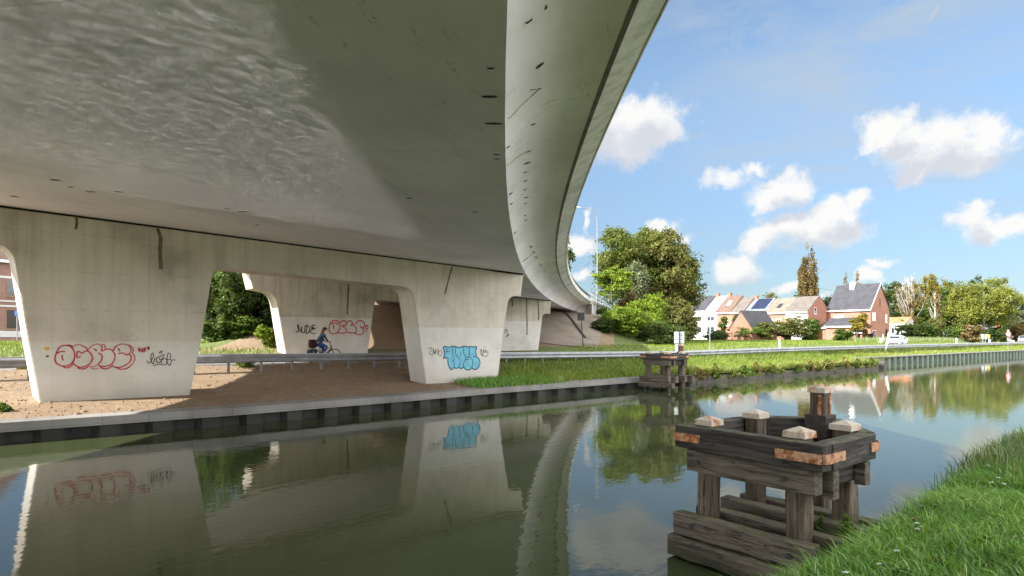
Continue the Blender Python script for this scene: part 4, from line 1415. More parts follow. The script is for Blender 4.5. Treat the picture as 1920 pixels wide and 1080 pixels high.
def crown(n_lobes, n_leaf, rx, ry, rz, cz, leaf, lobe=(0.25, 0.42), shape='round', fill=0.35, droop=0.0, tint=(0.5, 0.18)):
    """leaf cloud: lobes spread through an ellipsoid envelope; leaves on and inside each lobe"""
    L = []
    for i in range(n_lobes):
        for _ in range(40):
            v = RNG.normal(size=3)
            v /= np.linalg.norm(v)
            r = RNG.uniform(0.3, 1.0) ** 0.5
            p = v * r * 0.78
            if i % 6 == 5: p = v * RNG.uniform(0.85, 0.98)
            if shape == 'cone' and abs(p[0]) + abs(p[1]) > 0.95 * (1.05 - (p[2] + 0.78) / 1.56): continue
            if shape == 'base' and p[2] < -0.5 and RNG.random() < 0.3: continue
            break
        L.append((p, RNG.uniform(*lobe) * (0.6 if i % 6 == 5 else 1.0)))
    Cs, Ns, Ts = [], [], []
    w = np.array([l[1] ** 2 for l in L])
    w = w / w.sum()
    for (p, lr), k in zip(L, (w * n_leaf).astype(int)):
        if k < 8: continue
        # sprays of leaves: small flattened clusters spread over the lobe, some reaching out of it
        ns_ = max(5, int(14 + k / 45))
        v = RNG.normal(size=(ns_, 3))
        v /= np.linalg.norm(v, axis=1, keepdims=True)
        if shape != 'full': v[:, 2] = np.where(v[:, 2] < -0.45, -v[:, 2] * 0.6, v[:, 2])
        rr = np.where(RNG.random(ns_) < fill, RNG.uniform(0.25, 0.8, ns_), RNG.uniform(0.8, 1.22, ns_))
        cc = p + v * (rr * lr)[:, None]
        idx = RNG.choice(ns_, k, p=(lambda q: q / q.sum())(RNG.uniform(0.3, 1.6, ns_)))
        sg_ = lr * RNG.uniform(0.13, 0.26, ns_)
        c = cc[idx] + RNG.normal(size=(k, 3)) * sg_[idx][:, None] * np.array([1.15, 1.15, 0.6])
        if droop: c[:, 2] -= droop * RNG.random(k) * (np.linalg.norm(c[:, :2], axis=1)) * 0.9
        nn = v[idx] * 0.7 + RNG.normal(0, 0.6, (k, 3)) + np.array([0, 0, 0.45])
        nn /= np.linalg.norm(nn, axis=1, keepdims=True) + 1e-9
        Cs.append(c); Ns.append(nn)
        ct = RNG.normal(tint[0], tint[1], ns_)
        Ts.append(np.clip(ct[idx] + RNG.normal(0, 0.12, k), 0, 1))
    c, nn, tt = np.concatenate(Cs), np.concatenate(Ns), np.concatenate(Ts)
    c = c * np.array([rx, ry, rz]) + np.array([0, 0, cz])
    return leaf_quads(c, nn, leaf, tt), L


def limb_mesh(rx, ry, rz, cz, L, r0, top_z, n_main=7, lean=0.0):
    b = MB()
    tp = Vector((lean, 0, top_z))
    b.tube([(0, 0, -0.4), (lean * 0.2, 0, top_z * 0.3), (lean * 0.6, 0.05, top_z * 0.65), tp], [r0 * 1.25, r0, r0 * 0.7, r0 * 0.3], 8)
    for p, lr in L[:n_main]:
        e = Vector((p[0] * rx, p[1] * ry, p[2] * rz + cz))
        st = Vector((0, 0, max(0.15 * top_z, min(e.z * 0.55, top_z * 0.85))))
        mid = st.lerp(e, 0.5) + Vector((0, 0, 0.06 * rz))
        b.tube([st, mid, e], [r0 * 0.45, r0 * 0.28, r0 * 0.1], 6)
        for _ in range(3):
            q = e + Vector(RNG.normal(size=3)) * lr * rz * 0.5
            b.tube([mid.lerp(e, 0.6), q], [r0 * 0.14, r0 * 0.03], 5)
    return b


def tree(name, label, cat, base, H, W, leafmat, n_lobes=16, n_leaf=6000, leaf=0.4, z0=0.12, group=None, bark='bark', r0=None, shape='round', lobe=(0.26, 0.42), droop=0.0, tint=(0.5, 0.18), fill=0.35, D=None):
    r = thing(name, label, cat, base, 0, group)
    rz = H * (1 - z0) / 2 * 1.0
    cz = H - rz
    rx, ry = W / 2, (D or W) / 2
    leaf, n_leaf = leaf * 0.82, int(n_leaf * 1.25)
    (V, Fc, T), L = crown(n_lobes, n_leaf, rx, ry, rz, cz, leaf, lobe, 'full' if z0 <= 0.05 else shape, fill, droop, tint)
    V = V.copy()
    np_mesh('crown', V, Fc, leafmat, T, r)
    r0 = r0 or max(0.05, H * 0.018)
    limb_mesh(rx, ry, rz, cz, L, r0, cz + rz * 0.35).build('trunk' if cat == 'tree' else 'stem', M[bark], r, smooth=True, world=False)
    return r


def at(x, Z, z=None):
    s, d = PZ(x, Z)
    return (s, d, far_z(s, d) - 0.05 if z is None else z)


def by_px(x, Z, y_top, w_px, zbase=None):
    """base, height, width for a plant whose crown centre, top row and pixel width are read off the photo"""
    base = at(x, Z, zbase)
    return base, zz(y_top, Z) - base[2], w_px / F * Z


GT = 'trees of the wood beyond the road'
# the clump right of the bridge end
def T(name, label, cat, x, Z, yt, wp, mat, zbase=None, **kw):
    base, H, W = by_px(x, Z, yt, wp, zbase)
    return tree(name, label, cat, base, H, W, M[mat], **kw)


T('broadleaf_tree', 'tall green broadleaf tree behind the street lamp, tallest of the clump', 'tree', 1190, 82, 409, 172, 'lf_mixed', n_lobes=46, n_leaf=36000, leaf=0.36, lobe=(0.17, 0.30), tint=(0.48, 0.2), z0=0.10)
T('broadleaf_tree', 'brown-tinged olive tree on the right of the clump beside the lamp', 'tree', 1248, 79, 425, 150, 'lf_olive', n_lobes=46, n_leaf=34000, leaf=0.34, lobe=(0.16, 0.28), tint=(0.55, 0.22), z0=0.06)
T('broadleaf_tree', 'dark green tree filling the back of the clump by the bridge', 'tree', 1215, 88, 436, 180, 'lf_dark', n_lobes=34, n_leaf=22000, leaf=0.42, z0=0.05)
T('willow_tree', 'grey-green drooping tree in the middle of the clump by the bridge', 'tree', 1190, 75, 490, 66, 'lf_willow', n_lobes=18, n_leaf=10000, leaf=0.28, droop=0.25, z0=0.1)
T('acacia_tree', 'bright lime yellow acacia against the bridge end railing', 'tree', 1147, 70, 498, 80, 'lf_lime', n_lobes=18, n_leaf=11000, leaf=0.24, lobe=(0.2, 0.34), z0=0.36)
T('acacia_shrub', 'lime green bush low at the foot of the slope paving', 'shrub', 1176, 61, 574, 104, 'lf_lime', n_lobes=24, n_leaf=14000, leaf=0.20, z0=0.02, tint=(0.42, 0.18))
T('acacia_shrub', 'taller lime green bush in front of the brown-tinged tree', 'shrub', 1214, 67, 550, 84, 'lf_lime', n_lobes=20, n_leaf=9500, leaf=0.25, z0=0.0, tint=(0.5, 0.2))
T('dry_shrub', 'rust-brown shrub between the lime bushes of the clump', 'shrub', 1176, 72, 545, 44, 'lf_brown', n_lobes=10, n_leaf=3000, leaf=0.28, z0=0.05)
T('leafy_shrub', 'dark low shrub at the right foot of the tree clump', 'shrub', 1266, 73, 555, 82, 'lf_olive', n_lobes=24, n_leaf=14000, leaf=0.28, z0=0.0)
T('leafy_shrub', 'broad dark green undergrowth shrub between the lime bushes and the wing wall', 'shrub', 1225, 62, 598, 120, 'lf_dark', n_lobes=24, n_leaf=9000, leaf=0.24, z0=0.0, tint=(0.55, 0.22))
T('leafy_shrub', 'low dark shrub in the shadow right of the slope paving', 'shrub', 1136, 60, 596, 50, 'lf_dark', n_lobes=16, n_leaf=5000, leaf=0.22, z0=0.0, tint=(0.5, 0.2))
T('leafy_shrub', 'green shrub overhanging the white wing wall of the bridge', 'shrub', 1134, 64, 572, 30, 'lf_green', n_lobes=9, n_leaf=2200, leaf=0.26, z0=0.1)
T('broadleaf_tree', 'small dark tree top showing over the bridge parapet', 'tree', 1064, 110, 455, 30, 'lf_dark', n_lobes=9, n_leaf=900, leaf=0.5, z0=0.4)
# behind the left gap of the piers
for lab_, x_, Z_, yt_, w_, tn_ in (('dark green shrub just right of the near pier leg, seen under the bridge', 398, 41, 478, 74, 0.62), ('tallest dark green shrub in the opening between the near pier legs', 436, 40, 470, 84, 0.55), ('dark green shrub left of the far pier head in the opening', 474, 41.5, 492, 76, 0.6), ('shadowed shrub against the left side of the far pier', 506, 42, 520, 60, 0.4)):
    T('leafy_shrub', lab_, 'shrub', x_, Z_, yt_, w_, 'lf_dark', zbase=1.9, n_lobes=20, n_leaf=8000, leaf=0.26, z0=0.0, tint=(tn_, 0.25), lobe=(0.24, 0.38))
T('broadleaf_tree', 'tall dark tree behind the shrubs seen between the near pier legs', 'tree', 400, 66, 330, 190, 'lf_dark', zbase=1.9, n_lobes=24, n_leaf=9000, leaf=0.42, z0=0.05, tint=(0.55, 0.2))
T('bramble', 'low bramble thicket at the foot of the shrubs between the near pier legs', 'shrub', 440, 39, 592, 110, 'lf_green', zbase=1.8, n_lobes=24, n_leaf=8000, leaf=0.22, z0=0.0, tint=(0.4, 0.22), lobe=(0.3, 0.45), D=1.6)
T('sapling', 'bright yellow-green sapling beside the left edge of the far pier', 'shrub', 500, 37.5, 608, 46, 'lf_lime', zbase=1.5, n_lobes=9, n_leaf=2200, leaf=0.22, z0=0.05, tint=(0.5, 0.2))
T('broadleaf_tree', 'green tree rising behind the old brick house at the left edge', 'tree', -40, 74, 430, 150, 'lf_green', n_lobes=20, n_leaf=8000, leaf=0.45)
# gardens before the row of houses
T('garden_shrub', 'broad yellow-green bush in the gardens before the terraced houses', 'shrub', 1482, 104, 590, 86, 'lf_olive', n_lobes=20, n_leaf=8000, leaf=0.32, z0=0.02, tint=(0.45, 0.2))
T('garden_shrub', 'dark round bush right of the broad yellow-green garden bush', 'shrub', 1516, 103, 597, 52, 'lf_green', n_lobes=14, n_leaf=4500, leaf=0.32, z0=0.02)
T('garden_shrub', 'loose bush in front of the small brick gable house', 'shrub', 1408, 103, 606, 66, 'lf_green', n_lobes=14, n_leaf=5000, leaf=0.32, z0=0.02, tint=(0.55, 0.2))
T('garden_shrub', 'olive bush left of the broad yellow-green garden bush', 'shrub', 1440, 102, 603, 50, 'lf_olive', n_lobes=12, n_leaf=4000, leaf=0.32, z0=0.02)
T('garden_tree', 'small green tree in front of the white house', 'tree', 1356, 108, 592, 26, 'lf_green', n_lobes=9, n_leaf=1800, leaf=0.32, z0=0.2)
T('garden_tree', 'small dark tree between the white house and the brick gable house', 'tree', 1378, 108, 586, 22, 'lf_dark', n_lobes=8, n_leaf=1500, leaf=0.32, z0=0.15)
T('garden_tree', 'young yellow tree against the sunlit wall of the large brick house', 'tree', 1607, 101, 582, 40, 'lf_gold', n_lobes=12, n_leaf=2600, leaf=0.32, z0=0.15)
T('garden_shrub', 'red-brown shrub at the corner of the large brick house', 'shrub', 1624, 101, 603, 20, 'lf_brown', n_lobes=7, n_leaf=900, leaf=0.3, z0=0.1)
T('hedge', 'clipped green garden hedge in front of the large brick house', 'hedge', 1580, 98, 616, 66, 'lf_green', n_lobes=22, n_leaf=6000, leaf=0.30, z0=0.0, lobe=(0.3, 0.45), D=2.0)
T('hedge', 'dark hedge along the wire fence below the white house', 'hedge', 1345, 99, 619, 70, 'lf_dark', n_lobes=22, n_leaf=5000, leaf=0.30, z0=0.0, lobe=(0.3, 0.45), D=2.0)
# behind the houses
T('poplar_tree', 'tall narrow golden brown poplar behind the terraced houses', 'tree', 1515, 160, 466, 35, 'lf_brown', n_lobes=40, n_leaf=16000, leaf=0.5, lobe=(0.24, 0.40), z0=0.0, tint=(0.45, 0.2))
T('poplar_tree', 'small distant poplar tip left of the white chimney', 'tree', 1588, 230, 510, 14, 'lf_brown', n_lobes=16, n_leaf=2600, leaf=0.6, z0=0.0)
T('poplar_tree', 'distant poplar tip just right of the white chimney', 'tree', 1609, 228, 510, 19, 'lf_brown', n_lobes=16, n_leaf=2600, leaf=0.6, z0=0.0)
T('broadleaf_tree', 'rounded tree behind the brown and blue-grey roofs', 'tree', 1447, 165, 544, 60, 'lf_olive', n_lobes=14, n_leaf=3500, leaf=0.55)
T('broadleaf_tree', 'yellowish tree behind the orange-roofed house', 'tree', 1325, 160, 556, 56, 'lf_olive', n_lobes=12, n_leaf=3000, leaf=0.55)
T('broadleaf_tree', 'dark green tree between the poplar and the large brick house', 'tree', 1558, 165, 540, 56, 'lf_dark', n_lobes=12, n_leaf=3500, leaf=0.55, tint=(0.6, 0.2))
T('broadleaf_tree', 'low green tree left of the tall poplar', 'tree', 1488, 168, 552, 40, 'lf_green', n_lobes=10, n_leaf=2500, leaf=0.55)
# wood on the right
for (lab, x, Z, yt, wp, mat, kw) in (
        ('dark green tree right behind the large brick house', 1676, 140, 520, 62, 'lf_dark', {}),
        ('golden topped tree left of the twin golden crown', 1733, 150, 508, 54, 'lf_gold', {}),
        ('tall golden green tree with a ragged twin crown', 1765, 152, 507, 54, 'lf_gold', {'tint': (0.35, 0.2)}),
        ('dark pine-like tree above the big birch', 1815, 150, 511, 54, 'lf_dark', {'tint': (0.6, 0.2)}),
        ('mid green tree filling the middle of the wood', 1745, 136, 560, 84, 'lf_green', {}),
        ('dark green tree in the gap left of the big birch', 1793, 134, 552, 70, 'lf_dark', {'tint': (0.65, 0.2)}),
        ('green tree in the wood behind the white house', 1696, 145, 548, 60, 'lf_green', {}),
        ('grey-green tree at the right edge of the photo', 1905, 132, 548, 64, 'lf_willow', {'tint': (0.35, 0.2)}),
        ('deep green tree behind the round speed sign', 1872, 136, 585, 60, 'lf_dark', {}),
        ('low dark tree beyond the right edge grey-green one', 1945, 150, 552, 70, 'lf_dark', {}),
        ('yellowing tree far right beyond the road', 1990, 140, 575, 80, 'lf_olive', {}),
        ('mid green tree between the golden crowns and the dark pine-like tree', 1788, 146, 530, 60, 'lf_green', {}),
        ('yellow-green tree just left of the big birch', 1806, 140, 540, 60, 'lf_mixed', {'tint': (0.65, 0.2)}),
        ('bushy green tree filling the wood right of the bare birches', 1728, 132, 572, 70, 'lf_green', {'tint': (0.6, 0.2)}),
        ('green tree under the golden crowns', 1720, 140, 545, 50, 'lf_olive', {})):
    T('woodland_tree', lab, 'tree', x, Z, yt, wp, mat, n_lobes=26, n_leaf=8500, leaf=0.44, z0=0.1, group=GT, lobe=(0.2, 0.34), **kw)
T('birch_tree', 'big round yellow-green birch at the right with pale forked trunk', 'tree', 1845, 122, 512, 118, 'lf_birch', n_lobes=60, n_leaf=30000, leaf=0.38, lobe=(0.17, 0.29), z0=0.14, droop=0.28, bark='palebark', r0=0.22)
for (lab, x, Z, yt, wp, mat) in (
        ('brownish bush below the green trees of the wood', 1772, 124, 588, 64, 'lf_olive'), ('dark bush right behind the white car', 1712, 118, 604, 64, 'lf_dark'),
        ('olive bush beside the pale house behind the car', 1690, 124, 600, 30, 'lf_olive'), ('green bush between the two dark ones in the wood', 1742, 118, 608, 40, 'lf_green'),
        ('ochre bush under the left side of the birch', 1822, 116, 609, 44, 'lf_brown'), ('green bush left of the ochre one', 1797, 118, 605, 44, 'lf_green'), ('low dark bush under the right side of the birch', 1868, 118, 612, 40, 'lf_dark'),
        ('orange-tinged bush at the right edge behind the sign', 1908, 124, 605, 40, 'lf_brown'), ('reddish bush above the pale house roof', 1706, 126, 590, 30, 'lf_brown')):
    T('woodland_shrub', lab, 'shrub', x, Z, yt, wp, mat, n_lobes=14, n_leaf=4200, leaf=0.36, z0=0.0, group='shrubs at the edge of the wood')
# pale, nearly leafless birches
def bare_birch(label, x, Z, yt, yb, spread):
    base = at(x, Z)
    H = zz(yt, Z) - base[2]
    r = thing('bare_birch', label, 'tree', base, 0, 'pale bare birches in the wood')
    b = MB()
    rr = random.Random(int(x))
    b.tube([(0, 0, -0.3), (0.15, 0, H * 0.3), (0.05, 0, H * 0.65), (0.2, 0, H)], [0.24, 0.20, 0.13, 0.03], 7)
    for k in range(22):
        t = 0.25 + 0.7 * k / 22
        a = rr.uniform(0, 6.28)
        L = spread * (1.1 - t) * rr.uniform(0.7, 1.3)
        p0 = Vector((0.1, 0, H * t))
        p1 = p0 + Vector((math.cos(a) * L * 0.45, math.sin(a) * L * 0.45, L * 0.75))
        p2 = p0 + Vector((math.cos(a) * L * 0.75, math.sin(a) * L * 0.75, L * 1.6))
        b.tube([p0, p1, p2], [0.075, 0.05, 0.012], 5)
        for _ in range(3):
            q = p1.lerp(p2, rr.random())
            b.tube([q, q + Vector((rr.uniform(-.6, .6), rr.uniform(-.6, .6), rr.uniform(.3, 1.2)))], [0.025, 0.008], 4)
    b.build('trunk', M['palebark'], r, smooth=True, world=False)
    (V, Fc, T_), L = crown(10, 700, spread * 0.6, spread * 0.6, H * 0.4, H * 0.62, 0.35)
    np_mesh('crown', V, Fc, M['lf_brown'], T_, r)


bare_birch('pale bare birch nearest the large brick house', 1700, 131, 521, 610, 4.2)
bare_birch('pale bare birch right of the other bare one', 1709, 130, 518, 610, 4.0)
bare_birch('thin bare trunk among the green trees of the wood', 1753, 128, 548, 600, 2.2)


# grass
def blades(name, pts, h, w, mat, tint, lean=0.35, seg=2, label=None, parent=None):
    n = len(pts)
    a = RNG.uniform(0, 2 * np.pi, n)
    hd = np.stack([np.cos(a), np.sin(a), np.zeros(n)], 1)
    la = RNG.uniform(0, 2 * np.pi, n)
    lv = np.stack([np.cos(la), np.sin(la), np.zeros(n)], 1) * (np.abs(RNG.normal(0, lean, n)) * h)[:, None]
    up = np.array([0, 0, 1.0])
    lvls = []
    for k in range(seg + 1):
        t = k / seg
        c = pts + up * (h * t * (1 - 0.25 * t * t))[:, None] + lv * (t ** 2)
        ww = (w * (1 - t) ** 0.7)[:, None]
        if k < seg: lvls += [c - hd * ww * 0.5, c + hd * ww * 0.5]
        else: lvls.append(c)
    V = np.stack(lvls, 1).reshape(-1, 3)
    m = 2 * seg + 1
    base = np.arange(n)[:, None] * m
    tris = []
    for k in range(seg - 1):
        tris += [[2 * k, 2 * k + 1, 2 * k + 3], [2 * k, 2 * k + 3, 2 * k + 2]]
    tris.append([2 * (seg - 1), 2 * (seg - 1) + 1, 2 * seg])
    Fc = np.concatenate([base + np.array(t_) for t_ in tris])
    o = np_mesh(name, V, Fc, mat, np.repeat(tint, m), parent)
    return tag(o, kind='stuff')


def scatter(n, srange, drange_fn, zf, keep=None):
    out = []
    while len(out) < n:
        s = RNG.uniform(*srange)
        lo, hi = drange_fn(s)
        d = RNG.uniform(lo, hi)
        if keep is not None and not keep(s, d): continue
        out.append((s, d, zf(s, d)))
    return np.array(out)


def in_view(s, d, m=60):
    X, Z = SIN * s - COS * d, COS * s + SIN * d
    if Z < 2: return False
    return X / Z * F + 960 < 1920 + m


# near bank: dense fresh grass
def clump_noise(P, f, seed):
    r = np.random.default_rng(seed)
    v = np.zeros(len(P))
    for _ in range(6):
        k = r.normal(0, f, 2)
        v += np.sin(P[:, 0] * k[0] + P[:, 1] * k[1] + r.uniform(0, 6.28))
    return v / 6


pts = scatter(46000, (3.0, 9.5), lambda s: (near_edge(s) - 2.2, near_edge(s) + 0.28), near_z, lambda s, d: in_view(s, d))
c = clump_noise(pts, 5, 1)
h = np.clip(RNG.normal(0.15, 0.05, len(pts)) + 0.07 * c, 0.04, 0.36)
tn = np.clip(0.52 + 0.35 * c + RNG.normal(0, 0.24, len(pts)), 0, 0.93)
tn[RNG.random(len(pts)) < 0.018] = 1.0
blades('near_bank_grass', pts, h, RNG.uniform(0.008, 0.021, len(pts)), M['grass_near'], tn, 0.75, 3)
pts = scatter(45000, (9.0, 30), lambda s: (near_edge(s) - 4.5, near_edge(s) + 0.3), near_z, lambda s, d: in_view(s, d))
c = clump_noise(pts, 3, 2)
h = np.clip(RNG.normal(0.16, 0.05, len(pts)) + 0.07 * c, 0.05, 0.4)
blades('near_bank_grass', pts, h, RNG.uniform(0.010, 0.02, len(pts)), M['grass_near'], np.clip(0.55 + 0.3 * c + RNG.normal(0, 0.16, len(pts)), 0, 1), 0.5, 2)
# reeds at the crest
pts = scatter(2600, (9.0, 22), lambda s: (near_edge(s) - 0.7, near_edge(s) + 0.5), near_z, lambda s, d: in_view(s, d) and RNG.random() < sstep(8.8, 12.5, s))
blades('reeds', pts, RNG.uniform(0.28, 0.62, len(pts)), RNG.uniform(0.012, 0.024, len(pts)), M['reed'], np.clip(RNG.normal(0.55, 0.25, len(pts)), 0, 1), 0.35, 3)
pts = scatter(170, (6.4, 9.6), lambda s: (near_edge(s) + 0.0, near_edge(s) + 0.45), near_z, lambda s, d: in_view(s, d))
blades('reeds', pts, RNG.uniform(0.2, 0.42, len(pts)), RNG.uniform(0.008, 0.016, len(pts)), M['reed'], np.clip(RNG.normal(0.2, 0.15, len(pts)), 0, 1), 0.55, 3)

# far bank grass
def far_grass_keep(s, d):
    lim = 15.2 + 0.75 * (d - 21.0) + 1.6 * math.sin(d * 1.3) * math.sin(s * 0.9)
    return s > lim


pts = scatter(50000, (13.5, 60), lambda s: (quay(s) - 0.08, road_n(s) - 0.35), lambda s, d: max(0.42, far_z(s, d)), lambda s, d: far_grass_keep(s, d) and (d > quay(s) + 0.3 or s > 24 or RNG.random() < 0.25))
c = clump_noise(pts, 1.2, 4)
h = np.clip(RNG.normal(0.22, 0.08, len(pts)) + 0.10 * c, 0.06, 0.7) * np.interp(pts[:, 1] - np.interp(pts[:, 0], QS, QD), [0, 3.5, 4.6, 5.5], [1.3, 1.1, 1.0, 0.9])
blades('far_bank_grass', pts, h, RNG.uniform(0.022, 0.045, len(pts)), M['grass_far'], np.clip(0.45 + 0.3 * c + RNG.normal(0, 0.17, len(pts)) + np.interp(pts[:, 1] - np.interp(pts[:, 0], QS, QD), [0, 0.8], [0.3, 0]) * (RNG.random(len(pts)) < 0.6), 0, 1), 0.7, 2)
pts = scatter(42000, (51.7, 135), lambda s: (quay(s) + 0.3, road_n(s) - 0.35), far_z, None)
c = clump_noise(pts, 0.8, 5)
blades('far_bank_grass', pts, np.clip(RNG.normal(0.27, 0.1, len(pts)) + 0.12 * c, 0.08, 0.8) * np.interp(pts[:, 1] - np.interp(pts[:, 0], QS, QD), [0, 3.0, 4.0], [1.2, 1.0, 0.9]), RNG.uniform(0.03, 0.07, len(pts)), M['grass_far'], np.clip(0.6 + 0.3 * c + RNG.normal(0, 0.2, len(pts)), 0, 1), 0.5, 2)


pts = scatter(15000, (24, 51), lambda s: (quay(s) - 0.10, quay(s) + 0.35), lambda s, d: max(0.40, far_z(s, d)), None)
c = clump_noise(pts, 1.6, 9)
keep_ = c + RNG.normal(0, 0.25, len(pts)) > -0.25
pts, c = pts[keep_], c[keep_]
tn = np.clip(0.5 + 0.3 * c + RNG.normal(0, 0.2, len(pts)), 0, 1)
tn[RNG.random(len(pts)) < 0.22] = 1.0
blades('far_bank_grass', pts, np.clip(RNG.normal(0.36, 0.12, len(pts)) + 0.25 * c, 0.1, 1.0), RNG.uniform(0.02, 0.05, len(pts)), M['grass_far'], tn, 1.0, 3)


def field_keep(s, d):
    o = bridge_offset(s, d)
    if (-1.5 < o < WID + 4 and 30 < d < 70) or (-8 < o < WID + 6 and 38.2 < d < 60): return False
    return in_view(s, d, 100)


pts = scatter(60000, (24, 130), lambda s: (road_f(s) + 0.3, road_f(s) + 26), far_z, field_keep)
c = clump_noise(pts, 0.6, 6)
blades('verge_grass', pts, np.clip(RNG.normal(0.20, 0.07, len(pts)) + 0.08 * c, 0.06, 0.6), RNG.uniform(0.035, 0.08, len(pts)), M['grass_far'], np.clip(0.5 + 0.25 * c + RNG.normal(0, 0.15, len(pts)), 0, 1), 0.5, 2)
pts = scatter(9000, (100, 150), lambda s: (road_f(s) + 2, road_f(s) + 9), far_z, None)
blades('verge_grass', pts, np.clip(RNG.normal(0.75, 0.2, len(pts)), 0.3, 1.4), RNG.uniform(0.05, 0.1, len(pts)), M['reed'], np.clip(RNG.normal(0.8, 0.15, len(pts)), 0, 1), 0.4, 2)
pts = scatter(26000, (-32, 17), lambda s: (road_f(s) + 1.2, road_f(s) + 20), far_z, lambda s, d: bridge_offset(s, d) > (WID - 1.0 if d < 38.5 else WID + 6))
blades('verge_grass', pts, np.clip(RNG.normal(0.22, 0.08, len(pts)), 0.08, 0.6), RNG.uniform(0.03, 0.06, len(pts)), M['grass_far'], np.clip(RNG.normal(0.55, 0.2, len(pts)), 0, 1), 0.5, 2)


# single weeds on the bare bank
def weed(label, s, d, h, w, n, mat='lf_green', z=None, group=None, lf=0.09):
    r = thing('weed_tuft', label, 'weed', (s, d, far_z(s, d) if z is None else z), 0, group)
    a = RNG.uniform(0, 6.28, n)
    rr = np.abs(RNG.normal(0, w / 2.5, n))
    c = np.stack([np.cos(a) * rr, np.sin(a) * rr, RNG.uniform(0.02, 1, n) * h * np.exp(-rr / w)], 1)
    nn = RNG.normal(size=(n, 3)) + [0, 0, 0.6]
    nn /= np.linalg.norm(nn, axis=1, keepdims=True)
    V, Fc, T_ = leaf_quads(c, nn, lf, np.clip(RNG.normal(0.5, 0.2, n), 0, 1), 1.5)
    np_mesh('leaves', V, Fc, M[mat], T_, r)


def gpx(x, y, z):
    Z = F * (CAMZ - z) / (y - HY)
    return PZ(x, Z)


weed('green weed tuft at a guardrail post between the pier legs', *gpx(460, 703, 0.95), 0.35, 0.45, 500)
weed('small weed at the left edge on the sunlit earth bank', *gpx(4, 772, 0.58), 0.22, 0.25, 300)
weed('dark weed at the guardrail post at the left edge', *gpx(42, 702, 0.95), 0.2, 0.3, 250, 'lf_olive')
for k in range(18):
    s_ = 24.6 + 1.45 * k + RNG.uniform(-0.5, 0.5)
    weed('ragged weed tuft overhanging the stone quay edge', s_, quay(s_) + RNG.uniform(-0.12, 0.2), RNG.uniform(0.35, 0.9), RNG.uniform(0.35, 0.8), int(RNG.uniform(350, 800)), ['lf_olive', 'lf_green', 'lf_brown', 'lf_mixed'][k % 4], 0.22, 'weeds along the stone quay edge', 0.12)
s_, d_ = gpx(1588, 1012, 0.5)
weed('small leafy weed growing between the timbers of the near dolphin', s_, d_, 0.30, 0.14, 160, 'lf_green', 0.45, None, 0.05)
s_, d_ = gpx(1540, 995, 0.45)
weed('tiny green sprig on the inner timber of the near dolphin', s_, d_, 0.22, 0.06, 50, 'lf_green', 0.45, None, 0.045)
for k, (x_, y_) in enumerate([(1850, 1010), (1760, 1045), (1880, 960), (1690, 1065), (1810, 930)]):
    s_, d_ = gpx(x_, y_, 0.80)
    weed('broad-leaved weed among the near bank grass', s_, d_, 0.13, 0.11, 60, 'lf_green', near_z(s_, d_), 'broad-leaved weeds in the near grass', 0.085)
tf = thing('grass_tuft', 'lush grass tuft hanging over the quay cap below the blue graffiti', 'grass tuft', (13.0, 20.3, 0.6))
pts = []
while len(pts) < 5200:
    s = RNG.uniform(12.9, 18.5)
    q = quay(s)
    d = RNG.uniform(q - 0.02, q + 2.2)
    if abs(s - 15.2) > 2.6 * RNG.random() ** 0.3: continue
    if d > 21.35 and s < 16.2: continue
    pts.append((s - 13.0, d - 20.3, max(0.5, far_z(s, d)) - 0.6))
pts = np.array(pts)
o = blades('blades', pts, RNG.uniform(0.12, 0.42, len(pts)), RNG.uniform(0.014, 0.03, len(pts)), M['grass_near'], np.clip(RNG.normal(0.5, 0.2, len(pts)), 0, 1), 0.7, 3)
o.parent = tf
del o['kind']


# clods and pebbles on the bare bank
def clods(n):
    C_ = []
    while len(C_) < n:
        s = RNG.uniform(-4, 15)
        d = RNG.uniform(quay(s) + 0.45, 26.6)
        if s > 14.3 + 0.75 * (d - 21): continue
        C_.append((s, d, far_z(s, d)))
    C_ = np.array(C_)
    r = np.clip(RNG.lognormal(-3.6, 0.55, n), 0.012, 0.11)
    oc = np.array([(1, 0, 0), (0, 1, 0), (-1, 0, 0), (0, -1, 0), (0, 0, 0.6), (0, 0, -0.6)], float)
    V = C_[:, None, :] + (oc[None] * RNG.uniform(0.6, 1.3, (n, 6, 3))) * r[:, None, None]
    f = np.array([(0, 1, 4), (1, 2, 4), (2, 3, 4), (3, 0, 4), (1, 0, 5), (2, 1, 5), (3, 2, 5), (0, 3, 5)])
    Fc = (np.arange(n)[:, None, None] * 6 + f[None]).reshape(-1, 3)
    tag(np_mesh('dirt_clods', V.reshape(-1, 3), Fc, M['ground'], None), kind='stuff')


clods(2600)


# yarrow and clover flowers in the near grass
def flower_proto(name, label, cat, hgt, wid, n, mat, group):
    r = thing(name, label, cat, (0, 0, 0), 0, group)
    b = MB()
    b.tube([(0, 0, 0), (0.01, 0, hgt * 0.6), (0.0, 0.01, hgt)], [0.0035, 0.003, 0.002], 5)
    h = MB()
    for k in range(n):
        a, q = k * 2.4, wid * math.sqrt((k + 0.5) / n)
        p = (q * math.cos(a), q * math.sin(a), hgt + 0.012 - q * 0.25 + random.uniform(-.004, .004))
        h.sphere(p, wid * 0.24, 1, 1, 0.5, 6, 4)
        b.tube([(0, 0, hgt * 0.8), (p[0], p[1], p[2] - 0.003)], 0.0015, 4, False)
    b.build('stalk', M['lf_green'], r, world=False)
    h.build('flower_head', mat, r, smooth=True, world=False)
    return r


def nearpx(x, y):
    z = 0.75
    for _ in range(6):
        s, d = gpx(x, y, z + 0.12)
        z = near_z(s, d)
    return s, d, z


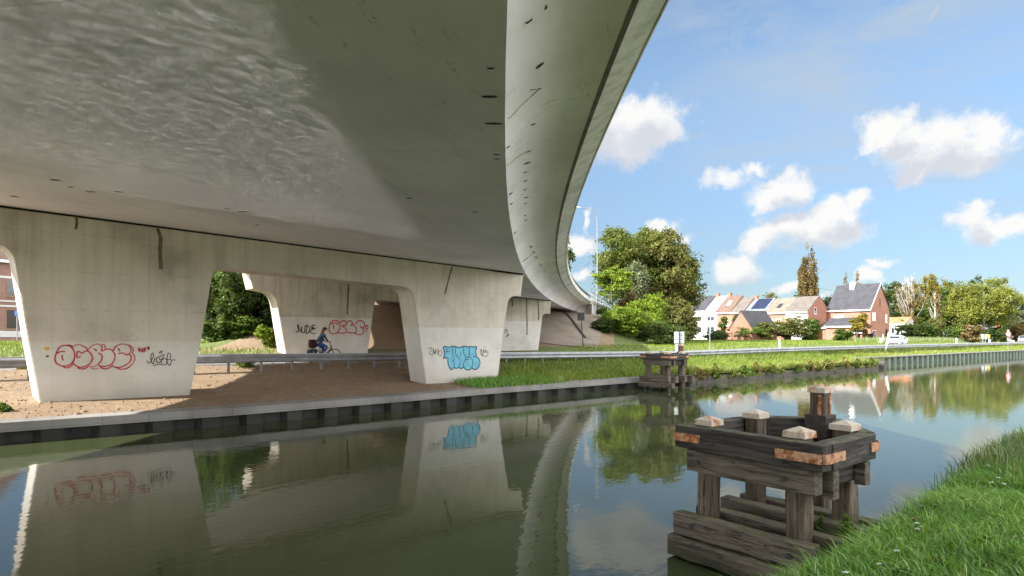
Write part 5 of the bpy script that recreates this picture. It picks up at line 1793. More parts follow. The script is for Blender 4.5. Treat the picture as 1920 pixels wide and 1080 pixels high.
fl = flower_proto('yarrow', 'white flat-topped yarrow flower in the near bank grass', 'flower', 0.12, 0.022, 18, M['petal'], 'white yarrow flowers in the near grass')
spots = [(1543, 1018), (1552, 1008), (1683, 1034), (1692, 1012), (1722, 982), (1716, 992), (1872, 897), (1862, 906), (1882, 908), (1872, 870), (1851, 873), (1815, 882), (1900, 855), (1858, 855), (1651, 1060), (1590, 1076), (1730, 990), (1818, 938)]
for i, (x, y) in enumerate(spots):
    o = fl if i == 0 else copy_tree(fl)
    o.location = nearpx(x, y)
    o.rotation_euler = (random.uniform(-.2, .2), random.uniform(-.2, .2), random.uniform(0, 6))
cl = flower_proto('clover', 'small dull pink clover head in the near bank grass', 'flower', 0.12, 0.014, 10, M['pink'], 'pink clover heads in the near grass')
for i, (x, y) in enumerate([(1753, 948), (1730, 950), (1713, 974), (1740, 962), (1835, 898), (1690, 992)]):
    o = cl if i == 0 else copy_tree(cl)
    o.location = nearpx(x, y)

# ------------------------------------------------------------------ houses
def fr(v, n=2):
    return Vector((v[0], v[1]))


def wbox(b, o, u, w, a, bb, z, mi=0):
    b.fbox(o, u, w, a, bb, z, mi)


def house(name, label, o, u, w, W, Dp, zb, ze, zr, wall, roof, windows=(), gable_windows=(), chimney=None, eave=0.25, group=None, gablemat=None, cat='house', white_verge=False, overhang=0.12):
    """o: corner, u: along the eaves, w: depth; front wall at b=0, gable wall at a=0; ridge parallel to u"""
    r = thing(name, label, cat, (o[0], o[1], zb), 0, group)
    b = MB()
    # walls: pentagon prism
    def P(a, bb, z): return (o[0] + u[0] * a + w[0] * bb, o[1] + u[1] * a + w[1] * bb, z)
    pent = [P(0, 0, zb - 1.5), P(0, Dp, zb - 1.5), P(0, Dp, ze), P(0, Dp / 2, zr), P(0, 0, ze)]
    b.prism(pent, (u[0] * W, u[1] * W, 0))
    b.build('wall', M[wall], r)
    # roof slabs
    rb = MB()
    ov, th = eave, 0.14
    sl = (zr - ze) / (Dp / 2)
    ex = overhang
    for sgn in (0, 1):
        if sgn == 0: q = [(-ov, ze - ov * sl), (Dp / 2, zr)]
        else: q = [(Dp / 2, zr), (Dp + ov, ze - ov * sl)]
        pts = [P(-ex, q[0][0], q[0][1] + 0.03), P(-ex, q[1][0], q[1][1] + 0.03), P(-ex, q[1][0], q[1][1] + 0.03 + th), P(-ex, q[0][0], q[0][1] + 0.03 + th)]
        rb.prism(pts, (u[0] * (W + 2 * ex), u[1] * (W + 2 * ex), 0))
    rf = rb.build('roof', M[roof], r)
    gb = MB()
    gb.fbox(o, u, w, (-ex, W + ex), (-ov - 0.12, -ov + 0.02), (ze - ov * sl - 0.12, ze - ov * sl + 0.12))
    gb.build('gutter', M['white'], r)
    if white_verge:
        vb = MB()
        pts = [P(-ex - 0.06, -ov, ze - ov * sl - 0.05), P(-ex - 0.06, Dp / 2, zr - 0.03), P(-ex - 0.06, Dp / 2, zr + 0.2), P(-ex - 0.06, -ov, ze - ov * sl + 0.2)]
        vb.prism(pts, (u[0] * 0.055, u[1] * 0.055, 0))
        vb.build('verge_board', M['white'], r)
    if chimney:
        for (ca, cb, cw, ch, cm) in chimney:
            c_ = MB()
            zc = zr - abs(cb - Dp / 2) * sl
            c_.fbox(o, u, w, (ca - cw / 2, ca + cw / 2), (cb - cw / 2, cb + cw / 2), (zc - 0.4, zc + ch))
            c_.fbox(o, u, w, (ca - cw / 2 - .06, ca + cw / 2 + .06), (cb - cw / 2 - .06, cb + cw / 2 + .06), (zc + ch + .002, zc + ch + .1))
            oc = c_.build('chimney', M[cm], None)
            oc.location = -Vector((o[0], o[1], zb))
            oc.parent = rf
    for (front, lst) in ((True, windows), (False, gable_windows)):
        for (c, z0, ww, hh, kind) in lst:
            wb_, pb = MB(), MB()
            t = 0.07
            def bx(bld, a0, a1, za, zb2, dep0, dep1):
                if front: bld.fbox(o, u, w, (a0, a1), (dep0, dep1), (za, zb2))
                else: bld.fbox(o, u, w, (dep0, dep1), (a0, a1), (za, zb2))
            bx(wb_, c - ww / 2, c - ww / 2 + t, z0, z0 + hh, -0.03, 0.05)
            bx(wb_, c + ww / 2 - t, c + ww / 2, z0, z0 + hh, -0.03, 0.05)
            bx(wb_, c - ww / 2 + t, c + ww / 2 - t, z0 + hh - t, z0 + hh, -0.03, 0.05)
            bx(wb_, c - ww / 2 + t, c + ww / 2 - t, z0, z0 + t, -0.03, 0.05)
            if kind == 'glass' and ww > 0.9: bx(wb_, c - 0.03, c + 0.03, z0 + t, z0 + hh - t, -0.025, 0.04)
            bx(wb_, c - ww / 2 - 0.06, c + ww / 2 + 0.06, z0 - 0.09, z0 - 0.003, -0.09, 0.03)
            fm = {'glass': 'white', 'shutter': 'white', 'dark': 'brick_d', 'door': 'darksteel'}[kind]
            wo = wb_.build('door' if kind == 'door' else 'window', M[fm], r)
            bx(pb, c - ww / 2 + t, c + ww / 2 - t, z0 + t, z0 + hh - t, -0.008, 0.03)
            po = pb.build('panel' if kind == 'door' else ('shutter' if kind == 'shutter' else 'pane'), M[{'glass': 'glass', 'shutter': 'white', 'dark': 'glass', 'door': 'black'}[kind]], None)
            po.location = -Vector((o[0], o[1], zb))
            po.parent = wo
    return r


# large brick house
C0 = PZ(1632, 110)
hz = 1.75
house('brick_house', 'large orange brick house with dark steep roof and white chimney by the road', C0, (0, 1), (1, 0), 7.6, 7.9, hz, 7.45, 12.05, 'brick_o', 'roof_slate',
      windows=[(5.6, 4.9, 1.7, 1.5, 'shutter')], gable_windows=[(3.9, 8.1, 0.45, 1.4, 'dark'), (1.4, 5.3, 1.25, 1.45, 'shutter'), (6.5, 5.0, 0.75, 1.5, 'shutter'), (1.5, 1.9, 1.35, 1.65, 'glass'), (6.6, 1.7, 0.9, 2.1, 'door')],
      chimney=[(4.6, 3.5, 0.75, 1.0, 'white')], white_verge=True)
house('brick_annex', 'low orange brick annex with dark roof on the near side of the large house', PZ(1603, 106.5), (0, 1), (1, 0), 5.0, 3.8, hz, 4.3, 5.6, 'brick_o', 'roof_slate', windows=[(2.5, 2.6, 1.2, 1.0, 'glass')], cat='annex')
house('brick_annex', 'grey roofed lean-to annex left of the large brick house', PZ(1566, 112), (0, 1), (1, 0), 4.0, 4.0, hz, 4.1, 5.1, 'brick_r', 'roof_grey', cat='annex')
house('brick_shed', 'small flat dark-topped brick shed beside the hedge', PZ(1617, 101), (0, 1), (1, 0), 2.0, 1.6, hz - 0.2, 3.1, 3.3, 'brick_r', 'roof_slate', windows=[(0.7, 1.6, 0.7, 1.2, 'door')], cat='shed')
b = MB()
g = PZ(1625, 103)
gt = thing('garden_gate', 'black solid garden gate between the brick shed and the house', 'gate', (g[0], g[1], 1.6))
b.fbox(g, (0, 1), (1, 0), (-0.9, 0.9), (-0.03, 0.03), (1.6, 2.9))
b.build('gate_panel', M['black'], gt)
b = MB()
for k in (-1.0, 1.0):
    b.fbox(g, (0, 1), (1, 0), (k - 0.08, k + 0.08), (-0.08, 0.08), (1.5, 3.05))
b.build('gate_post', M['darksteel'], gt)
# terraced row: frame from its right front corner
U = Vector((-0.59, 0.81)).normalized()
Wd = Vector((0.81, 0.59)).normalized()
uc = Vector((SIN * U.x + COS * U.y, -COS * U.x + SIN * U.y))
wc = Vector((SIN * Wd.x + COS * Wd.y, -COS * Wd.x + SIN * Wd.y))
R0 = Vector(PZ(1515, 112))
units = [
    ('row_house', 'terraced house at the right end with grey roof, white front and red brick gable', 4.4, 7.05, 9.85, 'brick_r', 'roof_grey', [(1.2, 4.3, 1.0, 1.3, 'glass'), (3.2, 4.3, 1.0, 1.3, 'glass'), (2.2, 1.8, 1.6, 1.4, 'glass')], [(2.6, 6.6, 0.8, 1.2, 'glass'), (6.4, 4.1, 1.1, 1.2, 'glass')], 'offwhite'),
    ('row_house', 'terraced house with tan roof and skylight next to the right end one', 4.2, 7.0, 9.75, 'brick_o', 'roof_tan', [(1.3, 4.5, 1.0, 1.2, 'glass'), (3.0, 4.5, 1.0, 1.2, 'glass')], [], None),
    ('row_house', 'terraced house with blue-grey roof carrying dark solar panels', 4.6, 7.0, 9.9, 'brick_o', 'roof_blue', [(1.3, 4.5, 1.0, 1.2, 'glass'), (3.2, 4.5, 1.0, 1.2, 'glass')], [], None),
    ('row_house', 'terraced house with weathered grey-brown roof left of the solar panels', 2.8, 7.3, 10.3, 'brick_o', 'roof_grey', [(1.3, 4.5, 1.0, 1.2, 'glass')], [], None),
    ('row_house', 'terraced house with brown roof and one pale skylight', 3.4, 7.4, 10.8, 'brick_o', 'roof_brown', [(1.2, 4.6, 0.9, 1.2, 'glass')], [], None),
    ('row_house', 'white fronted terraced house with pale metal roof', 2.9, 7.8, 10.9, 'offwhite', 'roof_pale', [(1.5, 5.6, 1.9, 1.1, 'glass'), (1.5, 3.2, 1.9, 1.3, 'glass')], [], None),
    ('row_house', 'white fronted terraced house with dark slate roof', 4.0, 7.9, 11.0, 'offwhite', 'roof_slate', [(2.0, 5.6, 2.4, 1.1, 'glass'), (2.0, 3.2, 2.4, 1.3, 'glass')], [], None)]
pos_a = 0.0
for i, (nm, lab, wd, ze, zr, wl, rf, wins, gw_, front) in enumerate(units):
    o0 = R0 + uc * pos_a
    hr = house(nm, lab, (o0.x, o0.y), uc, wc, wd - 0.012, 8.0, 1.9, ze, zr, wl, rf, wins, gw_, group='terraced houses in the row', overhang=0.0, chimney=[(wd - 0.4, 4.0, 0.6, 0.7, 'brick_r')] if i in (2, 4, 5) else None)
    sl = (zr - ze) / 4.0
    def onroof(a0, a1, b0, b1, mat, nm2):
        bb = MB()
        P_ = []
        for lift in (0.19, 0.25):
            for a, q in ((a0, b0), (a1, b0), (a1, b1), (a0, b1)):
                c_ = o0 + uc * a + wc * q
                P_.append((c_.x, c_.y, ze + q * sl + lift))
        bb.add(P_, [(0, 3, 2, 1), (4, 5, 6, 7), (0, 1, 5, 4), (1, 2, 6, 5), (2, 3, 7, 6), (3, 0, 4, 7)])
        bb.build(nm2, M[mat], hr)
    if i == 2: onroof(0.5, 3.6, 0.9, 3.8, 'solar', 'solar_panel')
    if i == 1: onroof(1.6, 2.4, 1.0, 2.2, 'glass', 'skylight')
    if i == 4: onroof(1.4, 2.2, 1.5, 2.6, 'white', 'skylight')
    if front:
        fb = MB()
        fb.fbox((o0.x, o0.y), uc, wc, (0.0, wd - 0.02), (-0.02, -0.003), (1.0, ze - 0.02))
        fb.build('rendered_front', M[front], hr)
    pos_a += wd
o0 = R0 + uc * (pos_a + 1.2)
house('brick_house', 'small red brick house with orange tiled roof left of the white ones', (o0.x, o0.y), uc, wc, 5.5, 7.0, 1.9, 6.6, 9.2, 'brick_o', 'roof_orange', windows=[(1.6, 4.2, 1.3, 1.3, 'glass'), (3.8, 4.3, 0.8, 0.9, 'glass')], chimney=[(0.4, 3.0, 0.5, 0.9, 'brick_r')])
# the small house with the brick gable towards the canal
gbase = Vector(PZ(1368, 103))
ug = Vector((SIN * 0.93 + COS * 0.36, -COS * 0.93 + SIN * 0.36)).normalized()
wg = Vector((-ug.y, ug.x))
gd = Vector(PZ(1411, 101.8)) - gbase
house('brick_outbuilding', 'orange brick outbuilding showing its gable with a dark roof before the row', (gbase.x + gd.x, gbase.y + gd.y), ug, -gd.normalized(), 5.2, gd.length, 1.8, 3.7, 6.6, 'brick_o', 'roof_slate', cat='outbuilding')
# pale house behind the white car
ph = PZ(1697, 122)
house('pale_house', 'small white house with orange tiled roof half hidden behind the white car', ph, (0, 1), (1, 0), 4.5, 6.0, 1.6, 4.9, 6.2, 'offwhite', 'roof_orange', windows=[(1.2, 2.9, 0.6, 1.3, 'glass'), (2.2, 2.9, 0.6, 1.3, 'glass')])
ph = PZ(1928, 132)
house('pale_house', 'house with orange roof at the right edge beyond the road', ph, (0, 1), (1, 0), 6, 6.0, 1.4, 3.6, 5.8, 'offwhite', 'roof_orange')
# old brick house at the left
lo = Vector(PZ(46, 55))
lb = Vector((-1.0, 0.05)).normalized()
hl = house('old_brick_house', 'old brown brick house with white stone bands behind the left pier leg', (lo.x, lo.y), (-0.87, -0.5), (-0.5, 0.87), 14, 9, 2.5, 9.2, 12.5, 'brick_d', 'roof_brown',
           windows=[(0.95, 3.1, 1.05, 1.75, 'dark'), (2.6, 3.1, 1.05, 1.75, 'dark'), (0.95, 6.0, 0.95, 1.5, 'dark'), (4.4, 6.0, 0.95, 1.5, 'dark'), (5.2, 3.1, 1.05, 1.75, 'dark')])
b = MB()
for z0, z1 in ((2.4, 2.95), (5.05, 5.2), (5.5, 5.62), (7.55, 7.75)):
    b.fbox((lo.x, lo.y), (-0.87, -0.5), (-0.5, 0.87), (0.02, 14), (-0.05, -0.004), (z0, z1))
b.build('stone_band', M['offwhite'], hl)

# wire fence along the gardens
fe = thing('wire_fence', 'dark wire fence on thin posts along the gardens below the white house', 'fence', at(1345, 97))
f0, f1 = Vector(at(1305, 97)), Vector(at(1395, 98))
for k in range(9):
    q = f0.lerp(f1, k / 8)
    b = MB()
    b.tube([(q.x, q.y, far_z(q.x, q.y) - .1), (q.x, q.y, far_z(q.x, q.y) + 1.5)], 0.04, 5)
    b.build('post', M['darksteel'], fe)
b = MB()
for hh in (0.3, 0.7, 1.1, 1.45):
    b.tube([f0 + Vector((0, 0, hh)), f1 + Vector((0, 0, hh))], 0.012, 4)
b.build('wire', M['darksteel'], fe)

# ------------------------------------------------------------------ street furniture
lx, ly = PZ(1120, 74)
lz0 = far_z(lx, ly)
lp = thing('street_lamp', 'tall grey street lamp with curved arm at the end of the bridge', 'street lamp', (lx, ly, lz0))
ztop = zz(385, 74)
rX = Vector((SIN, -COS, 0))
b = MB()
pc = Vector((lx, ly, 0))
arm = [pc + Vector((0, 0, lz0 - 0.3)), pc + Vector((0, 0, lz0 + 4)), pc + Vector((0, 0, ztop - 2.0))]
rad = [0.12, 0.10, 0.075]
for k in range(1, 8):
    a = math.pi / 2 * k / 7
    arm.append(pc - rX * (1.75 * (1 - math.cos(a))) + Vector((0, 0, ztop - 2.0 + 1.7 * math.sin(a))))
    rad.append(0.065 - 0.003 * k)
arm.append(arm[-1] - rX * 0.35 + Vector((0, 0, 0.06)))
rad.append(0.04)
b.tube(arm, rad, 8)
b.build('pole', M['galv'], lp, smooth=True)
lp.children[0].data.materials[0] = M['postmetal']
b = MB()
e = arm[-1]
pts = []
for k, (t, wv, hv) in enumerate(((0, .05, .05), (0.12, .11, .07), (0.5, .14, .08), (0.75, .10, .05), (0.82, .03, .02))):
    c = e - rX * t + Vector((0, 0, 0.09 * t))
    for q in range(8):
        a = q * math.pi / 4
        pts.append(c + Vector((COS, SIN, 0)) * wv * math.cos(a) + Vector((0, 0, hv * math.sin(a))))
fs = [(i * 8 + j, i * 8 + (j + 1) % 8, (i + 1) * 8 + (j + 1) % 8, (i + 1) * 8 + j) for i in range(4) for j in range(8)] + [tuple(range(8)), tuple(reversed(range(32, 40)))]
b.add(pts, fs)
b.build('lamp_head', M['white'], lp, smooth=True)

# grey sign backs behind the far dolphin
sx, sy = PD(1274, 25.9)[0], 25.9
Zs = COS * sx + SIN * sy
sg = thing('direction_sign', 'grey backs of stacked sign plates on a dark post behind the far dolphin', 'road sign', (sx, sy, far_z(sx, sy)))
b = MB()
b.tube([(sx, sy, far_z(sx, sy) - .2), (sx, sy, zz(621, Zs))], 0.04, 8)
b.build('post', M['darksteel'], sg)
rowsY = [(622, 628), (629, 636.5), (637.5, 643.5), (645, 650), (651, 655), (656, 660)]
for y0, y1 in rowsY:
    hw = 9.3 if y1 < 644 else 7.6
    b = MB()
    c = Vector((sx, sy)) + Vector((COS, SIN)) * 0.06
    w_ = hw / F * Zs
    b.fbox(c, (SIN, -COS), (COS, SIN), (-w_, w_), (0, 0.02), (zz(y1, Zs), zz(y0, Zs)))
    b.build('sign_plate', M['signback'], sg)
    b = MB()
    c2 = Vector((sx, sy)) - Vector((COS, SIN)) * 0.0
    zb_ = (zz(y1, Zs) + zz(y0, Zs)) / 2
    b.fbox(c, (SIN, -COS), (COS, SIN), (-w_ * .95, w_ * .95), (-0.02, -0.003), (zb_ - 0.012, zb_ + 0.012))
    b.build('bracket', M['steel'], sg)
# dark sign on a leaning post by the slope
s0, Zb = PD(1094, 36.5)
ds = thing('information_sign', 'dark rectangular sign on a slightly leaning green post before the slope paving', 'road sign', (s0, 36.5, far_z(s0, 36.5)))
b = MB()
r_ = Vector((SIN, -COS, 0))
base_p = Vector((s0, 36.5, far_z(s0, 36.5) - .2))
top_p = Vector((s0, 36.5, 0)) - r_ * (5 / F * Zb) + Vector((0, 0, zz(588, Zb)))
b.tube([base_p, top_p], 0.04, 8)
b.build('post', M['darksteel'], ds)
b = MB()
c = Vector((top_p.x, top_p.y)) - Vector((COS, SIN)) * 0.07
w_ = 6.3 / F * Zb
b.fbox(c, (SIN, -COS), (COS, SIN), (-w_ - .02, w_ + .02), (0, 0.03), (zz(601, Zb), zz(586, Zb)))
b.build('sign_plate', M['darksteel'], ds)
# thin post with a small plate
s0, Zb = PD(1331, 34.9)
tp = thing('post', 'thin grey post with a small edge-on plate on the grass verge', 'post', (s0, 34.9, far_z(s0, 34.9)))
tp.name = 'sign_post'
b = MB()
b.tube([(s0, 34.9, far_z(s0, 34.9) - .2), (s0, 34.9, zz(601, Zb))], 0.04, 8)
b.build('pole', M['galv'], tp)
b = MB()
b.fbox((s0, 34.9), (SIN, -COS), (COS, SIN), (-0.09, 0.05), (-0.02, 0.02), (zz(608, Zb), zz(601, Zb)))
b.build('sign_plate', M['signback'], tp)


# white marker posts
def marker(label, x, Z, y0, y1, wpx, lean=0.0, cat='marker post'):
    s, d = PZ(x, Z)
    zb_ = min(far_z(s, d) - .1, zz(y1, Z))
    r = thing('marker_post', label, cat, (s, d, zb_))
    b = MB()
    w_ = wpx / F * Z / 2
    top = Vector((SIN, -COS, 0)) * (lean / F * Z)
    zt = zz(y0, Z)
    vs = []
    for zq, off in ((zb_, Vector((0, 0, 0))), (zt - w_, top), (zt, top)):
        kk = w_ if zq < zt else w_ * 0.6
        for dx_, dy_ in ((-1, -1), (1, -1), (1, 1), (-1, 1)):
            q = Vector((s, d, zq)) + off + Vector((SIN, -COS, 0)) * dx_ * kk + Vector((COS, SIN, 0)) * dy_ * kk * 0.6
            vs.append(q)
    fs = [(0, 3, 2, 1), (8, 9, 10, 11)]
    for lv in (0, 4):
        for j in range(4): fs.append((lv + j, lv + (j + 1) % 4, lv + 4 + (j + 1) % 4, lv + 4 + j))
    b.add(vs, fs)
    b.build('shaft', M['white'], r)
    b = MB()
    zr_ = zt - (zt - zb_) * 0.22
    c = Vector((s, d)) + Vector((top.x, top.y)) * 0.78 - Vector((COS, SIN)) * (w_ * 0.6 + 0.006)
    b.fbox(c, (SIN, -COS), (COS, SIN), (-w_ * .5, w_ * .5), (-0.006, 0.004), (zr_ - 0.1, zr_ + 0.06))
    b.build('reflector', M['steel'], r)
    return r


marker('short white marker post leaning in the grass before the garden bushes', 1463, 62, 636.5, 646, 2.6, -2)
marker('squat white marker post at the foot of the large brick house', 1651.5, 92, 634.5, 645, 4.0)
marker('thin grey-white post beside the squat marker by the brick house', 1655.5, 95, 627, 645, 1.3)
marker('white marker post in the tall grass right of the white car', 1793, 95, 634, 643, 2.2)
marker('long white pole leaning right before the white car', 1659.5, 60, 624, 656, 2.4, 7, 'pole')
marker('white marker post leaning left beside the yellow plate', 1857, 95, 636, 643, 3.0, -2)
for lab, x in (('left one of two grey-backed warning plates under the birch', 1842), ('right one of two grey-backed warning plates under the birch', 1848)):
    s, d = PZ(x, 96)
    r = thing('warning_plate', lab, 'road sign', (s, d, far_z(s, d)), 0, 'grey-backed plates under the birch')
    b = MB()
    b.tube([(s, d, far_z(s, d) - .2), (s, d, zz(627, 96))], 0.045, 6)
    b.build('post', M['galv'], r)
    b = MB()
    b.fbox((s, d), (SIN, -COS), (COS, SIN), (-0.17, 0.17), (-0.08, -0.05), (zz(636, 96), zz(626.5, 96)))
    b.fbox((s, d), (SIN, -COS), (COS, SIN), (0.172, 0.26), (-0.08, -0.05), (zz(636, 96), zz(627.5, 96)), 1)
    b.build('sign_plate', [M['signback'], M['darksteel']], r)
s, d = PZ(1853.5, 97)
r = thing('yellow_plate', 'bright yellow plate leaning beside the warning plates', 'road sign', (s, d, far_z(s, d)))
b = MB()
b.fbox((s, d), (SIN, -COS), (COS, SIN), (-0.18, 0.22), (-0.03, 0.0), (zz(634, 97), zz(627, 97)))
b.build('sign_plate', M['yellow'], r)
b = MB()
b.tube([(s, d, far_z(s, d) - .2), (s, d, zz(629, 97))], 0.035, 6)
b.build('post', M['galv'], r)

# round speed sign on the right
Zs = 80
s, d = PZ(1890, Zs)
sp = thing('speed_sign', 'round white traffic sign with red rim under a small diamond plate at the right', 'road sign', (s, d, far_z(s, d)))
b = MB()
b.tube([(s, d, far_z(s, d) - .2), (s, d, zz(618, Zs))], 0.035, 8)
b.build('post', M['galv'], sp)


def disc(b, c, r_, z, off, n=24, mi=0, r_in=0.0, th=0.02):
    vs = []
    o2 = Vector((c[0], c[1])) - Vector((COS, SIN)) * off
    for k in range(n):
        a = 2 * math.pi * k / n
        for rr in (r_, r_in):
            vs.append((o2.x + SIN * rr * math.cos(a), o2.y - COS * rr * math.cos(a), z + rr * math.sin(a)))
    b.add(vs, [(2 * k, 2 * ((k + 1) % n), 2 * ((k + 1) % n) + 1, 2 * k + 1) for k in range(n)], mi)


zc = zz(626.2, Zs)
R1 = 5.2 / F * Zs
b = MB()
disc(b, (s, d), R1, zc, 0.06, mi=0, r_in=R1 * 0.70)
disc(b, (s, d), R1 * 0.70, zc, 0.06, mi=1, r_in=0.001)
disc(b, (s, d), R1, zc, 0.045, mi=0, r_in=0.001)
b.build('sign_plate', [M['signred'], M['white']], sp, recalc=False)
b = MB()
o2 = Vector((s, d)) - Vector((COS, SIN)) * 0.066
for (x0, x1, y0, y1) in ((-.17, -.13, -.1, .1), (-.13, -.04, .06, .1), (-.13, -.04, -.02, .02), (-.13, -.04, -.1, -.06), (-.04, -.01, -.1, .0), (.03, .06, -.1, .1), (.13, .16, -.1, .1), (.06, .13, .07, .1), (.06, .13, -.1, -.07)):
    b.fbox(o2, (SIN, -COS), (COS, SIN), (x0, x1), (-0.003, 0.002), (zc + y0, zc + y1))
b.build('sign_lettering', M['ink'], sp)
b = MB()
zc2 = zz(620.4, Zs)
q = 2.4 / F * Zs
o2 = Vector((s, d)) - Vector((COS, SIN)) * 0.05
vs = [(o2.x + SIN * a, o2.y - COS * a, zc2 + c_) for a, c_ in ((q, 0), (0, q * .9), (-q, 0), (0, -q * .9))]
b.add(vs, [(0, 1, 2, 3)])
o = b.build('diamond_plate', M['white'], sp)
o.modifiers.new('thick', 'SOLIDIFY').thickness = 0.02
# blue parking sign and small dark thing at left behind pier leg
s, d = PZ(32, 46)
r = thing('parking_sign', 'blue parking sign beside the left edge of the near pier leg', 'road sign', (s, d, far_z(s, d)))
b = MB()
b.tube([(s, d, far_z(s, d) - .2), (s, d, zz(582, 46))], 0.035, 8)
b.build('post', M['galv'], r)
b = MB()
b.fbox((s, d), (SIN, -COS), (COS, SIN), (-0.14, 0.2), (-0.06, -0.035), (zz(592, 46), zz(583, 46)))
b.build('sign_plate', M['signblue'], r)

# ------------------------------------------------------------------ cyclist
def skin_obj(name, pts, edges, radii, mat, parent, root=0, sub=2):
    me = bpy.data.meshes.new(name)
    me.from_pydata(pts, edges, [])
    me.materials.append(mat)
    o = link(bpy.data.objects.new(name, me))
    o.parent = parent
    o.modifiers.new('skin', 'SKIN')
    me.skin_vertices or None
    if not me.skin_vertices:
        bm = bmesh.new(); bm.from_mesh(me); bm.verts.layers.skin.verify(); bm.to_mesh(me); bm.free()
    for i, r_ in enumerate(radii):
        me.skin_vertices[0].data[i].radius = (r_, r_) if not hasattr(r_, '__len__') else r_
        me.skin_vertices[0].data[i].use_root = (i == root)
    m2 = o.modifiers.new('sub', 'SUBSURF')
    m2.levels = m2.render_levels = sub
    md = o.modifiers[0]
    md.use_smooth_shade = True
    return o


BX, BY = PD(607, 30.6)[0], 30.6
BZ = 1.15
bk = thing('bicycle', 'dark city bicycle ridden along the path under the bridge', 'bicycle', (BX, BY, BZ))


def wheel(x0):
    b = MB()
    n = 36
    for (R_o, rr, mt) in ((0.33, 0.022, 0),):
        vs = []
        for k in range(n):
            a = 2 * math.pi * k / n
            for j in range(6):
                q = 2 * math.pi * j / 6
                R2 = R_o + rr * math.cos(q)
                vs.append((x0 + R2 * math.cos(a), rr * math.sin(q), 0.352 + R2 * math.sin(a)))
        b.add(vs, [(k * 6 + j, ((k + 1) % n) * 6 + j, ((k + 1) % n) * 6 + (j + 1) % 6, k * 6 + (j + 1) % 6) for k in range(n) for j in range(6)])
    o = b.build('wheel', M['tyre'], bk, smooth=True, world=False)
    b = MB()
    for k in range(14):
        a = 2 * math.pi * k / 14
        b.tube([(x0, 0.03 * (-1) ** k, 0.352), (x0 + 0.31 * math.cos(a), 0, 0.352 + 0.31 * math.sin(a))], 0.003, 4)
    b.tube([(x0, -0.05, 0.352), (x0, 0.05, 0.352)], 0.03, 8)
    c = b.build('spokes', M['galv'], None)
    c.parent = o


XR, XF = -0.50, 0.56
wheel(XR)
wheel(XF)
b = MB()
bb_, st, hd, hd2 = Vector((-0.06, 0, 0.30)), Vector((-0.24, 0, 0.80)), Vector((0.36, 0, 0.88)), Vector((0.40, 0, 0.72))
b.tube([bb_, st], 0.018, 8)
b.tube([bb_, hd2], 0.024, 8)
b.tube([st + Vector((0.05, 0, -0.16)), hd2 + Vector((-0.02, 0, 0.03))], 0.018, 8)
b.tube([hd, hd2], 0.022, 8)
for sgn in (-0.06, 0.06):
    b.tube([bb_, (XR, sgn, 0.352)], 0.010, 6)
    b.tube([st + Vector((0.03, 0, -0.1)), (XR, sgn, 0.352)], 0.009, 6)
    b.tube([hd2, (0.46, sgn, 0.62), (XF, sgn, 0.352)], 0.012, 6)
b.build('frame', M['frame'], bk, smooth=True, world=False)
b = MB()
b.tube([hd, (0.32, 0, 1.02)], 0.014, 8)
b.tube([(0.16, -0.28, 1.03), (0.26, -0.24, 1.06), (0.33, -0.08, 1.03), (0.33, 0.08, 1.03), (0.26, 0.24, 1.06), (0.16, 0.28, 1.03)], 0.013, 8)
b.build('handlebar', M['frame'], bk, smooth=True, world=False)
b = MB()
b.tube([st, (-0.27, 0, 0.91)], 0.013, 8)
b.sphere((-0.29, 0, 0.93), 0.13, 1, 0.62, 0.35)
b.build('saddle', M['bag'], bk, smooth=True, world=False)
b = MB()
b.tube([(-0.06, -0.10, 0.30), (-0.06, 0.10, 0.30)], 0.012, 6)
for sgn, a in ((-0.10, 0.6), (0.10, 0.6 + math.pi)):
    e = Vector((-0.06 + 0.165 * math.cos(a), sgn, 0.30 + 0.165 * math.sin(a)))
    b.tube([(-0.06, sgn, 0.30), e], 0.010, 6)
    b.box((e.x - 0.045, e.y - (0.09 if sgn < 0 else 0), e.z - 0.012), (e.x + 0.045, e.y + (0.09 if sgn > 0 else 0), e.z + 0.012))
b.sphere((-0.06, -0.07, 0.30), 0.09, 1, 0.06, 1, 16, 8)
b.build('crank', M['galv'], bk, world=False)
b = MB()
b.box((-0.86, -0.07, 0.72), (-0.30, 0.07, 0.735))
for sgn in (-0.07, 0.07):
    b.tube([(XR, sgn, 0.352), (-0.62, sgn, 0.72)], 0.007, 5)
b.build('rack', M['frame'], bk, world=False)
b = MB()
n = 14
for x0, a0, a1 in ((XR, 0.35, 3.3), (XF, 0.8, 2.9)):
    vs = []
    for k in range(n):
        a = a0 + (a1 - a0) * k / (n - 1)
        for y in (-0.03, 0.03): vs.append((x0 + 0.375 * math.cos(a), y, 0.352 + 0.375 * math.sin(a)))
    b.add(vs, [(2 * k, 2 * k + 1, 2 * k + 3, 2 * k + 2) for k in range(n - 1)])
b.build('mudguard', M['frame'], bk, world=False, recalc=False)
b = MB()
b.sphere((0.41, 0, 0.82), 0.05, 0.7, 1, 1)
b.build('headlight', M['galv'], bk, smooth=True, world=False)


